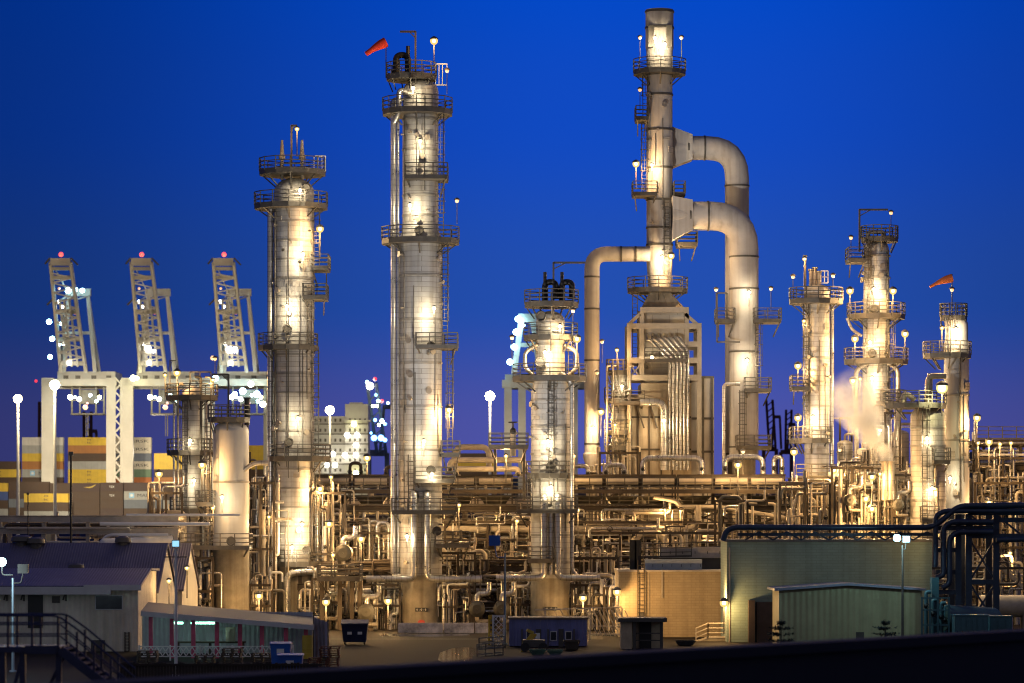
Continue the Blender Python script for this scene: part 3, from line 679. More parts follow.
hairpin(350, 361, 463, 271, .14, 'dark small pipe loop standing on the coolers left of the tallest column', 476, RUST)
hairpin(386, 394, 467, 271, .16, 'brown pipe loop just left of the tallest column on the coolers', 478, RUST)
hairpin(606, 624, 465, 271, .2, 'low pale pipe loop on the coolers at the heater foot', 476)
hairpin(643, 702, 458, 270, .24, 'long pale pipe loop across the front of the heater', 476)
hairpin(725, 763, 457, 271, .24, 'pale pipe loop at the foot of the thick flue duct', 476)
hairpin(774, 782, 457, 271, .2, 'narrow pipe loop at the right end of the air coolers', 476)
hairpin(450, 525, 460, 268.5, .26, 'thick lamp lit pipe loop between the tallest and the middle column', 474, CREAM)
hairpin(455, 489, 447, 272, .26, 'upper pipe loop above the coolers, right of the tallest column', 470, CREAM)
hairpin(456, 518, 469, 266.8, .24, 'horizontal pipe run low on the coolers, right of the tallest column', 476, CREAM)
hairpin(568, 588, 466, 271, .2, 'small pipe loop right behind the middle column', 476)
t = thing('valve_station', 'small railed platform with a standing pipe, left of the middle column', 'platform', P(508, 450, 262), None)
platform(t, 262, 489, 528, 447, 'rect', 1.5); pipe(t, [P(513, 456, 261), P(513, 434, 261), P(516, 431, 261)], .25, CREAM); valve(t, P(513, 431, 260.8), .28, (0, 0, 1)); pipe(t, [P(495, 475, 262), P(495, 447, 262)], .12, STEEL); pipe(t, [P(524, 500, 262), P(524, 447, 262)], .12, STEEL)
# ================================================================== MANIFOLDS, EXCHANGERS, VESSELS
def manifold(x0, x1, Y, ptop, label, n, seed, pbot=None, dep=3.0, pal=None):
    rr = random.Random(seed); t = thing('pipe_manifold', label, 'pipework', (X((x0+x1)/2, Y), Y, 0), 'pipe manifolds')
    pal = pal or [PIPE, PIPEB, CREAM, CREAM, PIPED, STEEL]; zb = 0 if pbot is None else Zp(pbot, Y)
    n = int(n*1.5)
    for i in range(n):
        px = rr.uniform(x0, x1); y = Y + rr.uniform(0, dep); zt = Zp(ptop + rr.uniform(0, (zg(Y)-ptop)*.55), Y); q = rr.choice([.05, .07, .09, .12, .17]); x = X(px, Y)
        d = rr.choice([-1, 1])*rr.uniform(.5, 2.0); kd = rr.random()
        pts = [(x, y, zb), (x, y, zt)]
        if kd < .55: pts.append((x + d, y, zt))
        if kd < .35: pts.append((x + d, y, zt - rr.uniform(.6, max(.7, (zt-zb)*.8))))
        if .55 < kd < .75: pts = [(x, y, zb), (x, y, zt*.5 + zb*.5), (x + d*.6, y, zt*.5 + zb*.5), (x + d*.6, y, zt)]
        pipe(t, pts, q, rr.choice(pal), q*3, 8)
        if rr.random() < .45: valve(t, (x, y-q-.06, zb + (zt-zb)*rr.uniform(.2, .8)), rr.uniform(.1, .17))
    for i in range(max(2, n//4)):
        y = Y + rr.uniform(-.3, dep); z = zb + (Zp(ptop, Y)-zb)*rr.random(); a = rr.uniform(x0, (x0+x1)/2); c = rr.uniform((x0+x1)/2, x1)
        pipe(t, [(X(a, Y), y, max(.1, z-.8)), (X(a, Y), y, z), (X(c, Y), y, z), (X(c, Y), y, z + .9)], rr.choice([.06, .09, .13]), rr.choice(pal), None, 8)
    if n > 12:
        b = MB(); z = Zp(ptop + 12, Y)
        for px in (x0, (x0+x1)/2, x1): b.box(X(px, Y)-.09, X(px, Y)+.09, Y-.09, Y+.09, zb, z)
        for q in (z, zb + (z-zb)*.55): b.box(X(x0, Y), X(x1, Y), Y-.2, Y-.1, q-.2, q)
        b.build('support_frame', RUST, t)
for a in ((247, 274, 259, 470, 'lamp lit small piping between the white drum and the banded column', 22, 21), (312, 345, 262, 480, 'brightly lit risers just right of the banded column', 22, 22),
          (345, 400, 264, 520, 'tangle of pipes and valves left of the tallest column base', 30, 23), (441, 475, 260, 540, 'pipes and risers right of the tallest column base', 24, 24),
          (500, 534, 262, 545, 'pipes and valves left of the middle column base', 22, 25), (570, 618, 258, 545, 'bright piping right of the middle column base', 28, 26),
          (210, 250, 264, 440, 'piping behind the white drum', 14, 27), (715, 780, 262, 488, 'dark valves and pipes above the green building left end', 26, 28),
          (780, 830, 259, 470, 'piping at the foot of the slim pale column', 26, 29), (832, 872, 258, 455, 'lamp lit piping below the steam plume', 30, 30),
          (872, 912, 258, 462, 'piping right of the steam vent', 26, 31), (975, 1024, 268, 470, 'tall risers inside the right edge structure', 30, 32),
          (930, 1024, 255, 555, 'low pipes and valves behind the navy pipe bridge', 34, 33), (150, 182, 262, 480, 'white pipes left of the slim risers column', 20, 34),
          (180, 213, 254, 545, 'piping under the walkway beside the white drum', 20, 35), (620, 720, 262, 520, 'pipes behind the tan block building', 24, 36),
          (476, 500, 262, 550, 'pipes between the two round exchanger heads', 14, 37), (840, 900, 272, 405, 'risers climbing the foot of the davit column', 14, 38),
          (885, 915, 268, 400, 'risers left of the stout insulated drum', 12, 39), (600, 640, 280, 440, 'pipework at the foot of the thin flue duct', 18, 40)): manifold(*a)
PALE = [PIPEB, PIPEB, CREAM, WHITE, PIPE, STEEL]
for a in ((250, 272, 256, 572, 'fine pale risers at ground level between white drum and banded column', 18, 41), (312, 340, 256.5, 566, 'fine pale risers at ground level right of the banded column', 22, 42), (372, 400, 256.5, 572, 'fine pale risers at ground level left of the tallest column', 24, 43),
          (443, 470, 256.5, 574, 'fine pale risers at ground level right of the tallest column', 24, 44), (508, 532, 256.5, 570, 'fine pale risers at ground level left of the middle column', 18, 45), (572, 600, 255, 572, 'fine pale risers at ground level right of the middle column', 22, 46), (604, 618, 254, 575, 'fine pale risers beside the tan building left corner', 12, 47)): manifold(*a, None, 1.6, PALE)
for a in ((572, 700, 266.2, 509, 'small pipes hung on the rack face below the coolers, right part', 26, 51, 545), (445, 530, 266.2, 509, 'small pipes hung on the rack face between tallest and middle column', 20, 52, 560), (325, 396, 266.2, 509, 'small pipes hung on the rack face left of the tallest column', 18, 53, 560), (800, 925, 262.5, 480, 'small pipes hung on the rack face below the davit column', 30, 54, 525), (976, 1030, 273, 445, 'small pipes hung on the right edge structure', 24, 55, 540)): manifold(*a, .8, PALE)
def exchanger(px, py, Y, rpx, ln, label, base=None, name='heat_exchanger'):
    k = K(Y); r = rpx*k; c = P(px, py, Y); t = thing(name, label, 'exchanger', (c.x, Y+ln/2, 0 if base is None else Zp(base, Y)), 'heat exchangers')
    b = MB(); b.cyl(c, c + Vector((0, ln, 0)), r*.9, 20); b.build('shell', PIPE, t)
    b = MB(); b.cyl(c - Vector((0, .25, 0)), c + Vector((0, .1, 0)), r, 24); b.cyl(c - Vector((0, .42, 0)), c - Vector((0, .25, 0)), r*.55, 20, r)
    for i in range(16):
        a = 2*math.pi*i/16; p = c + Vector((math.cos(a)*r*.93, -.3, math.sin(a)*r*.93)); b.cyl(p, p + Vector((0, .1, 0)), .035, 5)
    b.sphere(c - Vector((0, .43, 0)), .06, 6, 4); b.build('channel_cover', mat('dark_olive_paint', (.055, .052, .042), .6, .1, .3, 1) if 'dark_olive_paint' not in MATS else MATS['dark_olive_paint'], t)
    z0 = 0 if base is None else Zp(base, Y)
    for dy in (ln*.15, ln*.8):
        b = MB(); b.box(c.x-r*.7, c.x+r*.7, c.y+dy-.15, c.y+dy+.15, z0, c.z-r*.5); b.build('saddle', RUST, t)
    pipe(t, [c + Vector((0, .5, r*.8)), c + Vector((0, .5, r+.55)), c + Vector((1.0, .5, r+.55)), c + Vector((1.0, .5, r+1.5))], r*.33, PIPEB, r*.7, flanges=(0,))
    pipe(t, [c + Vector((0, .5, -r*.8)), c + Vector((0, .5, -r-.35)), c + Vector((.9, .4, -r-.35))], r*.26, PIPE, r*.6)
    return t
exchanger(366.5, 612, 254, 8.5, 5, 'round dark exchanger end at ground level left of the tallest column')
exchanger(343, 553, 256, 8.5, 4, 'raised exchanger drum with round end, right of the banded column', 575)
exchanger(477, 609, 254, 8.2, 5, 'exchanger with a round end, left one of the pair right of the tallest column')
exchanger(501.5, 609, 254, 8.2, 5, 'exchanger with a round end, behind the blue lamp post')
exchanger(603, 606, 256, 9, 5, 'exchanger end half hidden behind the lattice barriers')
exchanger(438, 606, 262, 6, 5, 'small exchanger end tucked right behind the tallest column')
exchanger(326, 608, 256, 7, 4, 'exchanger end in shade right of the banded column foot')
exchanger(850, 500, 257, 6, 5, 'small exchanger end among lamp lit pipes at right', 512)
exchanger(898, 505, 257, 6, 5, 'small exchanger end left of the stout insulated drum', 517)
t = thing('drum_platform', 'railed steel table under the raised exchanger drum', 'platform', (X(343, 255), 255, 0)); platform(t, 255, 320, 362, 578, 'rect', 2.5); 
b = MB()
for px in (322, 340, 352, 360): b.box(X(px, 255)-.17, X(px, 255)+.17, 254.8, 255.1, 0, Zp(579, 255))
b.build('post', RUST, t)
def vessel(cx, Y, hw, top, label, m=CLADO, bot=None):
    t = thing('process_vessel', label, 'vessel', (X(cx, Y), Y, 0), 'upright process vessels')
    shell(t, cx, Y, [(zg(Y), hw), (top + hw*.5, hw), (top, 0)], m, bands=evenly(top + 12, top + 80, 22, hw), n=24)
    pipe(t, [P(cx, top, Y), P(cx, top-6, Y), P(cx + hw*1.6, top-6, Y), P(cx + hw*1.6, zg(Y), Y)], hw*K(Y)*.16, PIPE, .5); ladder(t, cx - hw*.5, Y, top+6, top+60, -hw*K(Y)-.25, False)
    return t
vessel(588, 292, 9, 536, 'short vessel lit yellow right of the middle column', CREAM); vessel(470, 292, 8, 540, 'short vessel behind the rack right of the tallest column', CREAM)
vessel(380, 285, 8, 530, 'short vessel behind the rack left of the tallest column', CREAM); vessel(330, 290, 9, 520, 'short vessel behind the banded column risers', CREAM)
vessel(262, 286, 7, 515, 'short vessel between the white drum and the banded column', CREAM); vessel(845, 272, 8, 440, 'short dark topped vessel left of the steam plume', CLADO)
vessel(862, 268, 5, 448, 'thin vessel standing in front of the davit column', CREAM); vessel(900, 282, 9, 430, 'vessel behind the stout insulated drum', CLADO)
vessel(1000, 288, 12, 452, 'wide vessel caged in the right edge structure', CLADO); vessel(985, 262, 7, 575, 'short vessel behind the navy bridge legs', CREAM)
vessel(650, 292, 8, 545, 'short vessel behind the tan building', CREAM); vessel(760, 290, 7, 500, 'short vessel behind the coolers at the duct foot', CREAM)
t = thing('horizontal_drum', 'horizontal tan drum low at the right edge', 'vessel', (X(1005, 252), 252, 0)); b = MB(); b.cyl(P(980, 606, 252), P(1040, 606, 252), .9, 20); b.build('shell', CREAM, t)
for px in (988, 1024): b = MB(); b.box(X(px, 252)-.2, X(px, 252)+.2, 251.4, 252.6, 0, Zp(608, 252)); b.build('saddle', CONC, t)
t = thing('plant_staircase', 'tan steel staircase descending at the right edge behind the navy bridge', 'staircase', (X(1012, 256), 256, 0))
b = MB(); p, q = P(1000, 566, 256), P(1040, 602, 256)
for dy in (0, 1): b.bar(p + Vector((0, dy, 0)), q + Vector((0, dy, 0)), .12, .3)
for i in range(14): c = p + (q-p)*i/13; b.box(c.x-.14, c.x+.14, 256, 257, c.z-.03, c.z+.03)
b.build('flight', CREAM, t); b = MB(); b.rail([p, q]); b.rail([P(960, 566, 256), p]); b.build('railing', CREAM, t)
b = MB(); b.box(X(955, 256), p.x, 255.8, 257.5, p.z-.2, p.z)
for px in (958, 975, 998): b.box(X(px, 256)-.1, X(px, 256)+.1, 256, 256.2, 0, p.z)
b.build('landing', CREAM, t)
# storage tanks / shelter far behind, seen as lit gaps
for x0, x1, Y, top, lab in ((240, 400, 322, 500, 'long pale shelter wall deep behind the left columns'), (404, 690, 328, 503, 'long pale shelter wall deep behind the middle column'), (700, 1060, 340, 488, 'long pale shelter wall deep behind the right columns')):
    t = thing('equipment_shelter', lab, 'shelter', (X((x0+x1)/2, Y), Y, 0), 'equipment shelters'); a, c = X(x0, Y), X(x1, Y); z = Zp(top+12, Y)
    b = MB(); b.box(a, c, Y, Y+8, 0, z); b.build('wall', mat('shelter_panel', (.42, .37, .28), .7, 0, .3, .15, 'corr', .5, pw=1.2, streak=.4), t); b = MB(); b.prism([(Y-.5, z+.003), (Y+8.5, z+.003), (Y+4, z+1.4)], 'x', a-.4, c+.4); b.build('roof', RUST, t)
# steam and its vent
t = thing('steam_vent', 'twin vent stub blowing white steam in front of the davit column', 'vent', P(889, 480, 257)); 
for px in (885, 891): pipe(t, [P(px, 500, 257), P(px, 462, 257)], .3, PIPE, flanges=(1,))
A = P(890, 464, 257.3); B = P(836, 372, 257.6); Ls = (B-A).length; r0, r1 = .5, 3.2
b = MB(); b.lathe(0, 0, [(r0*1.0, 0), (r1, Ls)], 20)
steam = bpy.data.materials.new('steam'); steam.use_nodes = True; nt = steam.node_tree; N = nt.nodes; Lk = nt.links; N.remove(N['Principled BSDF'])
pv = N.new('ShaderNodeVolumePrincipled'); pv.inputs['Color'].default_value = (.99, .99, .99, 1); pv.inputs['Anisotropy'].default_value = .2
tc = N.new('ShaderNodeTexCoord'); sp = N.new('ShaderNodeSeparateXYZ'); Lk.new(tc.outputs['Object'], sp.inputs[0])
def mth(op, a, b_=None, clamp=False):
    n = N.new('ShaderNodeMath'); n.operation = op; n.use_clamp = clamp
    for k, v in enumerate((a, b_)):
        if v is None: continue
        if isinstance(v, (int, float)): n.inputs[k].default_value = v
        else: Lk.new(v, n.inputs[k])
    return n.outputs[0]
no = N.new('ShaderNodeTexNoise'); no.inputs['Scale'].default_value = .8; no.inputs['Detail'].default_value = 5; Lk.new(tc.outputs['Object'], no.inputs['Vector'])
f = mth('DIVIDE', sp.outputs['Z'], Ls); rad = mth('SQRT', mth('ADD', mth('MULTIPLY', sp.outputs['X'], sp.outputs['X']), mth('MULTIPLY', sp.outputs['Y'], sp.outputs['Y'])))
rel = mth('DIVIDE', rad, mth('ADD', mth('MULTIPLY', f, r1-r0), r0)); edge = mth('SUBTRACT', 1.0, mth('POWER', rel, 1.5), True)
fade = mth('MULTIPLY', mth('POWER', mth('SUBTRACT', 1.0, f, True), 1.7), 2.6)
mr = N.new('ShaderNodeMapRange'); mr.inputs[1].default_value = .36; mr.inputs[2].default_value = .66; Lk.new(no.outputs['Fac'], mr.inputs[0])
Lk.new(mth('MULTIPLY', mth('MULTIPLY', mth('MULTIPLY', edge, fade), mr.outputs[0]), 3.6), pv.inputs['Density']); Lk.new(pv.outputs[0], N['Material Output'].inputs['Volume'])
so = b.build('steam_plume', steam); so.location = A; so.rotation_euler = (B-A).to_track_quat('Z', 'Y').to_euler(); tag(so, 'thin white steam drifting up left from the twin vent stub', 'steam', kind='stuff')
# ================================================================== GROUND AND NEAR BUILDINGS
b = MB(); n = 30
b.add([(-4000, -200, 0), (4000, -200, 0), (4000, 9000, 0), (-4000, 9000, 0)], [(0, 1, 2, 3)]); struct('ground', b, ASPH)
b = MB(); vs = [(X(px, Y), Y, .004) for px, Y in ((438, 201), (446, 195), (462, 192), (474, 196), (472, 206), (480, 214), (470, 222), (452, 219), (440, 212))]; b.add(vs, [tuple(range(9))]); struct('puddle', b, WET)
b = MB(); vs = [(X(px, Y), Y, .004) for px, Y in ((380, 243), (430, 240), (470, 244), (468, 247), (420, 246), (384, 247))]; b.add(vs, [tuple(range(6))]); struct('puddle', b, WET)
b = MB(); b.add([(X(330, 240), 236, .004), (X(500, 240), 236, .004), (X(500, 240), 236.5, .004), (X(330, 240), 236.5, .004)], [(0, 1, 2, 3)]); struct('road_marking', b, mat('worn_line_paint', (.25, .23, .2), .8, 0, .6, .5))
def barrier(x0, x1, Y, label):
    t = None; a, c = X(x0, Y), X(x1, Y); b = MB(); b.prism([(Y-.35, 0), (Y+.35, 0), (Y+.3, .25), (Y+.15, .8), (Y-.15, .8), (Y-.3, .25)], 'x', a, c)
    return tag(b.build('concrete_barrier', mat('worn_concrete', (.62, .58, .53), .85, 0, .7, 1.2, bump=.2), None, ((a+c)/2, Y, 0)), label, 'barrier', 'concrete barriers')
barrier(398, 443, 249, 'worn pale concrete barrier at the foot of the tallest column, left piece'); barrier(444, 474, 249, 'worn concrete barrier right of the tallest column, middle piece'); barrier(475, 489, 249, 'short concrete barrier beside the white lattice gate')
# ---- left shed with purple roof
BEIGE = mat('beige_corrugated_sheet', (.66, .61, .50), .6, 0, .25, .4, 'corr', .8, pw=.9, streak=.35)
ROOFM = mat('slate_blue_roof_sheet', (.125, .115, .175), .55, .1, .3, .3, 'corr', .45, pw=1.6)
FASC = mat('fascia_white', (.5, .49, .5), .5, 0, .15, 1)
t = thing('metal_shed', 'beige corrugated metal shed with a slate blue roof at left', 'shed', (X(60, 220), 220, 0))
Yf = 214; xr = X(138, Yf); xl = X(-60, Yf); ze = Zp(587, Yf); Yb = Yf+11
b = MB(); b.box(xl, xr, Yf, Yb, 0, ze); b.prism([(Yf, ze), (Yb, ze), (Yb, ze+.9), (Yf+6, ze+1.0)], 'x', xl, xr); b.build('wall', BEIGE, t)
b = MB(); b.prism([(Yf-.6, ze-.05), (Yf+6, ze+1.05), (Yf+6, ze+1.2), (Yf-.6, ze+.1)], 'x', xl-.5, xr+.25); b.prism([(Yf+6, ze+1.04), (Yb, ze+.95), (Yb, ze+1.1), (Yf+6, ze+1.2)], 'x', xl-.5, xr+.25); b.build('roof', ROOFM, t)
b = MB(); b.box(xl-.5, X(112, Yf), Yf-.75, Yf-.62, ze-.5, ze+.02); b.box(X(85, Yf), xr+.3, Yf-.7, Yf-.61, ze-.22, ze+.16); b.build('fascia', FASC, t)
for x0, x1, y0, y1, nm in ((96, 122, 596, 609, 'window'), (53, 59, 597, 602, 'vent'), (92, 104, 641, 652, 'vent')):
    b = MB(); a, c, z1, z0 = X(x0, Yf), X(x1, Yf), Zp(y0, Yf), Zp(y1, Yf); b.box(a-.06, c+.06, Yf-.07, Yf-.001, z0-.06, z1+.06); f = b.build(nm, FASC if nm == 'window' else DARK, t)
    if nm == 'window': b = MB(); b.box(a, c, Yf-.085, Yf-.072, z0, z1); b.build('pane', mat('dark_glass', (.03, .035, .045), .12, 0, .2, 1), f)
b = MB(); b.box(X(28, Yf), X(43, Yf), Yf-.06, Yf-.002, Zp(628, Yf), Zp(595, Yf)); b.build('door', BLACK, t)
for px in (7, 24, 66): b = MB(); b.bar(P(px, 590, Yf-.1), P(px-3, 600, Yf-.1), .1); b.bar(P(px, 590, Yf-.1), P(px, 601, Yf-.03), .1); b.build('bracket', DARK, t)
b = MB(); b.bar(P(125, 632, Yf-.1), P(125, 655, Yf-.1), .08); b.bar(P(129, 632, Yf-.1), P(129, 655, Yf-.1), .08)
for i in range(8): b.bar(P(125, 633+i*3, Yf-.1), P(129, 633+i*3, Yf-.1), .05)
b.build('ladder', RUST, t)
# main gable behind it
def gable(x1px, Y0, dep, eave, ridge, label, x0px=-70):
    t = thing('metal_shed', label, 'shed', (X((x0px+x1px)/2, Y0), Y0 + dep/2, 0)); a, c = X(x0px, Y0), X(x1px, Y0); z0, z1 = Zp(eave, Y0), Zp(ridge, Y0+dep/2); m = Y0+dep/2
    b = MB(); b.prism([(Y0, 0), (Y0+dep, 0), (Y0+dep, z0), (m, z1), (Y0, z0)], 'x', a, c); b.build('wall', mat('pale_gable_sheet', (.47, .45, .40), .55, 0, .15, .4, 'corr', .6, pw=.9), t)
    b = MB(); b.prism([(Y0-.3, z0-.1), (m, z1+.01), (m, z1+.16), (Y0-.3, z0+.06)], 'x', a, c+.15); b.prism([(m, z1+.01), (Y0+dep+.3, z0-.1), (Y0+dep+.3, z0+.06), (m, z1+.16)], 'x', a, c+.15); b.build('roof', ROOFM, t)
    return t, m, z1
g1, m1, zr = gable(157, 226, 12, 592, 545, 'pale gable roofed shed right behind the beige shed, larger one')
g2, m2, zr2 = gable(182, 240, 12, 590, 545, 'second gable shed peeping out right of the larger gable')
def roofvent(px, py, Y, label, w=.9):
    c = P(px, py, Y); t = thing('roof_vent', label, 'roof vent', (c.x, Y, c.z-1.2), 'roof vents'); b = MB(); b.lathe(c.x, Y, [(w*.42, c.z-1.6), (w*.42, c.z-.5)], 16); b.build('pipe', STEEL, t)
    b = MB(); b.lathe(c.x, Y, [(w*.62, c.z-.5), (w*.7, c.z-.45), (w*.62, c.z-.12), (w*.25, c.z)], 16); b.build('cap', STEEL, t)
roofvent(76, 591-28, 224.5+0, 'low round vent on the slope of the slate blue roof', .9); roofvent(123, 536, 232, 'round vent on the roof ridge nearest to the gable'); roofvent(22, 535, 232, 'wide vent leftmost on the roof ridge', 1.2); roofvent(36, 537, 231.6, 'vent on the roof ridge, second from the left', 1.0)
# ---- awning lean-to at its right
t = thing('open_shed', 'open lean-to shed with fluorescent tubes and a pale roof edge', 'shed', (X(228, 205), 205, 0)); Yf = 203
p0, p1 = P(141, 612, Yf), P(314, 626, Yf); q0, q1 = P(148, 603, 212), P(318, 617, 212)
b = MB(); up = Vector((0, 0, .06))
vs = [p0, p1, q1, q0]; b.add([v for v in vs] + [v + up for v in vs], [(3, 2, 1, 0), (4, 5, 6, 7), (0, 1, 5, 4), (1, 2, 6, 5), (2, 3, 7, 6), (3, 0, 4, 7)]); b.build('roof', mat('grey_green_roof_sheet', (.085, .083, .065), .6, 0, .3, .4), t)
b = MB(); b.bar(p0 + Vector((0, -.1, -.1)), p1 + Vector((0, -.1, -.1)), .12, .32); b.build('fascia', FASC, t)
b = MB(); b.box(X(143, 211.5), X(313, 211.5), 211, 211.2, 0, Zp(612, 211)); b.build('back_wall', mat('pale_blue_sheet', (.42, .43, .47), .55, 0, .2, .5, 'corr', .7, pw=1.0), t)
for px in (151, 172, 193.5, 217, 240, 262, 286, 306): b = MB(); x = X(px, Yf+.6); b.box(x-.13, x+.13, Yf+.4, Yf+.7, 0, p0.z + (p1.z-p0.z)*(px-141)/173); b.build('post', mat('pink_red_paint', (.55, .08, .16), .6, 0, .35, 1) if px == 151 else MATS['pink_red_paint'], t)
for a, c in ((174, 183), (191, 210), (209, 218)):
    b = MB(); b.cyl(P(a, 623, 206), P(c, 623, 206), .07, 8); b.build('fluorescent_tube', mat('tube_glass', (.8, .9, .85), emit=(.35, 1, .72), es=9), t)
    lo = bpy.data.objects.new('lamp_light', light_data('tube', 18, (.7, 1, .9), .2)); col.objects.link(lo); lo.parent = t; lo.location = P((a+c)/2, 626, 206.6) - t.location
t = thing('lattice_fence', 'low white lattice fence in front of the open lean-to', 'fence', (X(215, 200), 200, 0)); Y = 200
b = MB()
for i in range(26):
    a = 139 + i*5.9; b.bar(P(a, 656, Y), P(a+5.9, 647, Y), .06); b.bar(P(a, 647, Y), P(a+5.9, 656, Y), .06)
b.build('lattice', WHITE, t); b = MB(); b.box(X(139, Y), X(293, Y), Y+.05, Y+.1, Zp(647, Y), Zp(646, Y)); b.box(X(139, Y), X(293, Y), Y+.05, Y+.1, Zp(657, Y), Zp(656, Y))
for px in (139, 170, 200, 232, 262, 293): b.box(X(px, Y)-.05, X(px, Y)+.05, Y+.1, Y+.18, 0, Zp(645, Y))
b.build('frame', WHITE, t)
t = thing('workbench', 'cluttered dark workbench inside the open lean-to', 'bench', (X(210, 207), 207, 0)); b = MB(); b.box(X(176, 207), X(245, 207), 206.6, 207.6, .85, .95)
for px in (178, 210, 243): b.box(X(px, 207)-.05, X(px, 207)+.05, 206.7, 207.5, 0, .85)
b.build('bench_top', RUST, t); b = MB(); b.box(X(226, 207), X(235, 207), 206.8, 207.3, .96, 1.9); b.box(X(227, 207), X(230, 207), 206.75, 206.8, 1.1, 1.8); b.build('cabinet', CREAM, t)
t = thing('tarpaulin_screen', 'pale upright tarpaulin screen at the right end of the lean-to', 'screen', (X(320, 204), 204, 0)); b = MB()
for i in range(7): x = X(314+i*1.9, 204); b.prism([(x, 203.8 + (i % 2)*.15), (x + .13, 203.95 - (i % 2)*.15), (x+.13, 204.0 - (i % 2)*.15), (x, 203.85 + (i % 2)*.15)], 'z', 0, Zp(618 + i*.6, 204))
b.build('cloth', mat('grey_tarpaulin', (.30, .28, .32), .7, 0, .3, .7), t); b = MB(); b.cyl((X(313.5, 204), 204.2, 0), (X(313.5, 204), 204.2, Zp(616, 204)), .05, 8); b.cyl((X(328, 204), 204.2, 0), (X(328, 204), 204.2, Zp(620, 204)), .05, 8); b.build('pole', STEEL, t)
def drum(px, Y, c, label, h=.95, r=.3):
    t = thing('steel_drum', label, 'drum', (X(px, Y), Y, 0)); b = MB(); x = X(px, Y); b.lathe(x, Y, [(r, 0), (r, .3), (r+.02, .32), (r, .34), (r, .6), (r+.02, .62), (r, .64), (r, h), (r-.03, h-.02)], 18); b.build('body', c, t); b = MB(); b.lathe(x, Y, [(r-.02, h-.03), (.01, h-.03)], 18); b.cyl((x+.15, Y, h-.03), (x+.15, Y, h+.02), .04, 8); b.build('lid', c, t)
YEL = mat('yellow_paint', (.55, .38, .03), .5, 0, .25, .8)
drum(307.5, 203, YEL, 'yellow drum at the right end of the lean-to', 1.5, .35)
BLUEP = mat('blue_plastic', (.02, .10, .42), .4, 0, .15, 2)
def bin_(px, Y, label, w=1.25, h=1.3):
    x = X(px, Y); t = thing('wheeled_bin', label, 'bin', (x, Y, 0), 'blue wheeled bins'); b = MB(); b.frus(x-w*.42, x+w*.42, Y-.38, Y+.38, .12, x-w/2, x+w/2, Y-.5, Y+.5, h); b.build('body', BLUEP, t)
    b = MB(); b.prism([(Y-.56, h), (Y+.5, h+.02), (Y+.5, h+.1), (Y, h+.16), (Y-.56, h+.06)], 'x', x-w*.53, x+w*.53); b.build('lid', BLUEP, t)
    for s in (-1, 1): b = MB(); b.cyl((x+s*w*.3-.04, Y-.3, .1), (x+s*w*.3+.04, Y-.3, .1), .1, 12); b.build('wheel', BLACK, t)
    b = MB(); b.box(x-.22, x+.22, Y-.53, Y-.5, h*.6, h*.82); b.build('sticker', WHITE, t)
bin_(281, 190, 'blue wheeled bin beside the lattice fence, farther one', 1.25, 1.45); bin_(290.5, 176, 'blue wheeled bin at the bottom edge, nearer one', 1.4, 1.35)
NBL = mat('navy_bin_paint', (.012, .018, .06), .5, .1, .3, 1)
x = X(355, 226); t = thing('dumpster', 'dark navy dumpster on wheels left of the tallest column', 'dumpster', (x, 226, 0)); b = MB(); b.frus(x-.8, x+.8, 225.3, 226.7, .2, x-.95, x+.95, 225.1, 226.9, 1.45); b.build('body', NBL, t); b = MB(); b.prism([(225, 1.46), (227, 1.46), (227, 1.75), (226.2, 1.8), (225, 1.55)], 'x', x-.98, x+.98); b.build('lid', NBL, t)
for px in (-.35, .4): b = MB(); b.box(x+px-.16, x+px+.16, 225.04, 225.08, .75, .95); b.build('sticker', WHITE, t)
for s in (-1, 1): b = MB(); b.cyl((x+s*.7-.05, 225.5, .11), (x+s*.7+.05, 225.5, .11), .11, 12); b.build('wheel', BLACK, t)
# dark hoarding, pallets along the bottom-left
t = thing('timber_hoarding', 'dark timber hoarding along the bottom left edge', 'fence', (X(220, 165), 165, 0)); Y = 165; b = MB(); rr = random.Random(4)
for i in range(64): a = X(120+i*3.1, Y); b.box(a, a+.15, Y, Y+.05, 0, Zp(662 + rr.random()*2.5, Y))
b.build('board', mat('dark_wood', (.035, .028, .022), .9, 0, .5, 1), t); b = MB(); b.box(X(118, Y), X(322, Y), Y-.08, Y, 1.3, 1.42); b.box(X(118, Y), X(322, Y), Y-.08, Y, .5, .62); b.build('rail', MATS['dark_wood'], t)
for i, px in enumerate((148, 205, 232, 262, 318, 330)):
    x = X(px, 192); t = thing('pallet_stack', ('stack of worn timber pallets behind the dark hoarding, ' + ORD[i] + ' from the left') if i < 4 else ('stack of brown crates at the tarpaulin screen foot, ' + ('left' if i == 4 else 'right') + ' one'), 'pallets', (x, 192, 0), 'pallet stacks'); hh = (7, 5, 8, 6, 4, 9)[i]
    for j in range(hh):
        b = MB(); z = j*.14; ox = rr.uniform(-.05, .05)
        for q in range(5): b.box(x-.6+ox, x+.6+ox, 191.4+q*.26, 191.4+q*.26+.12, z+.11, z+.132)
        for q in (-.55, 0, .55): b.box(x+q-.05+ox, x+q+.05+ox, 191.4, 192.6, z, z+.108)
        b.build('pallet', RUST if i < 4 else mat('crate_red_wood', (.15, .05, .03), .85, 0, .4, 1), t)
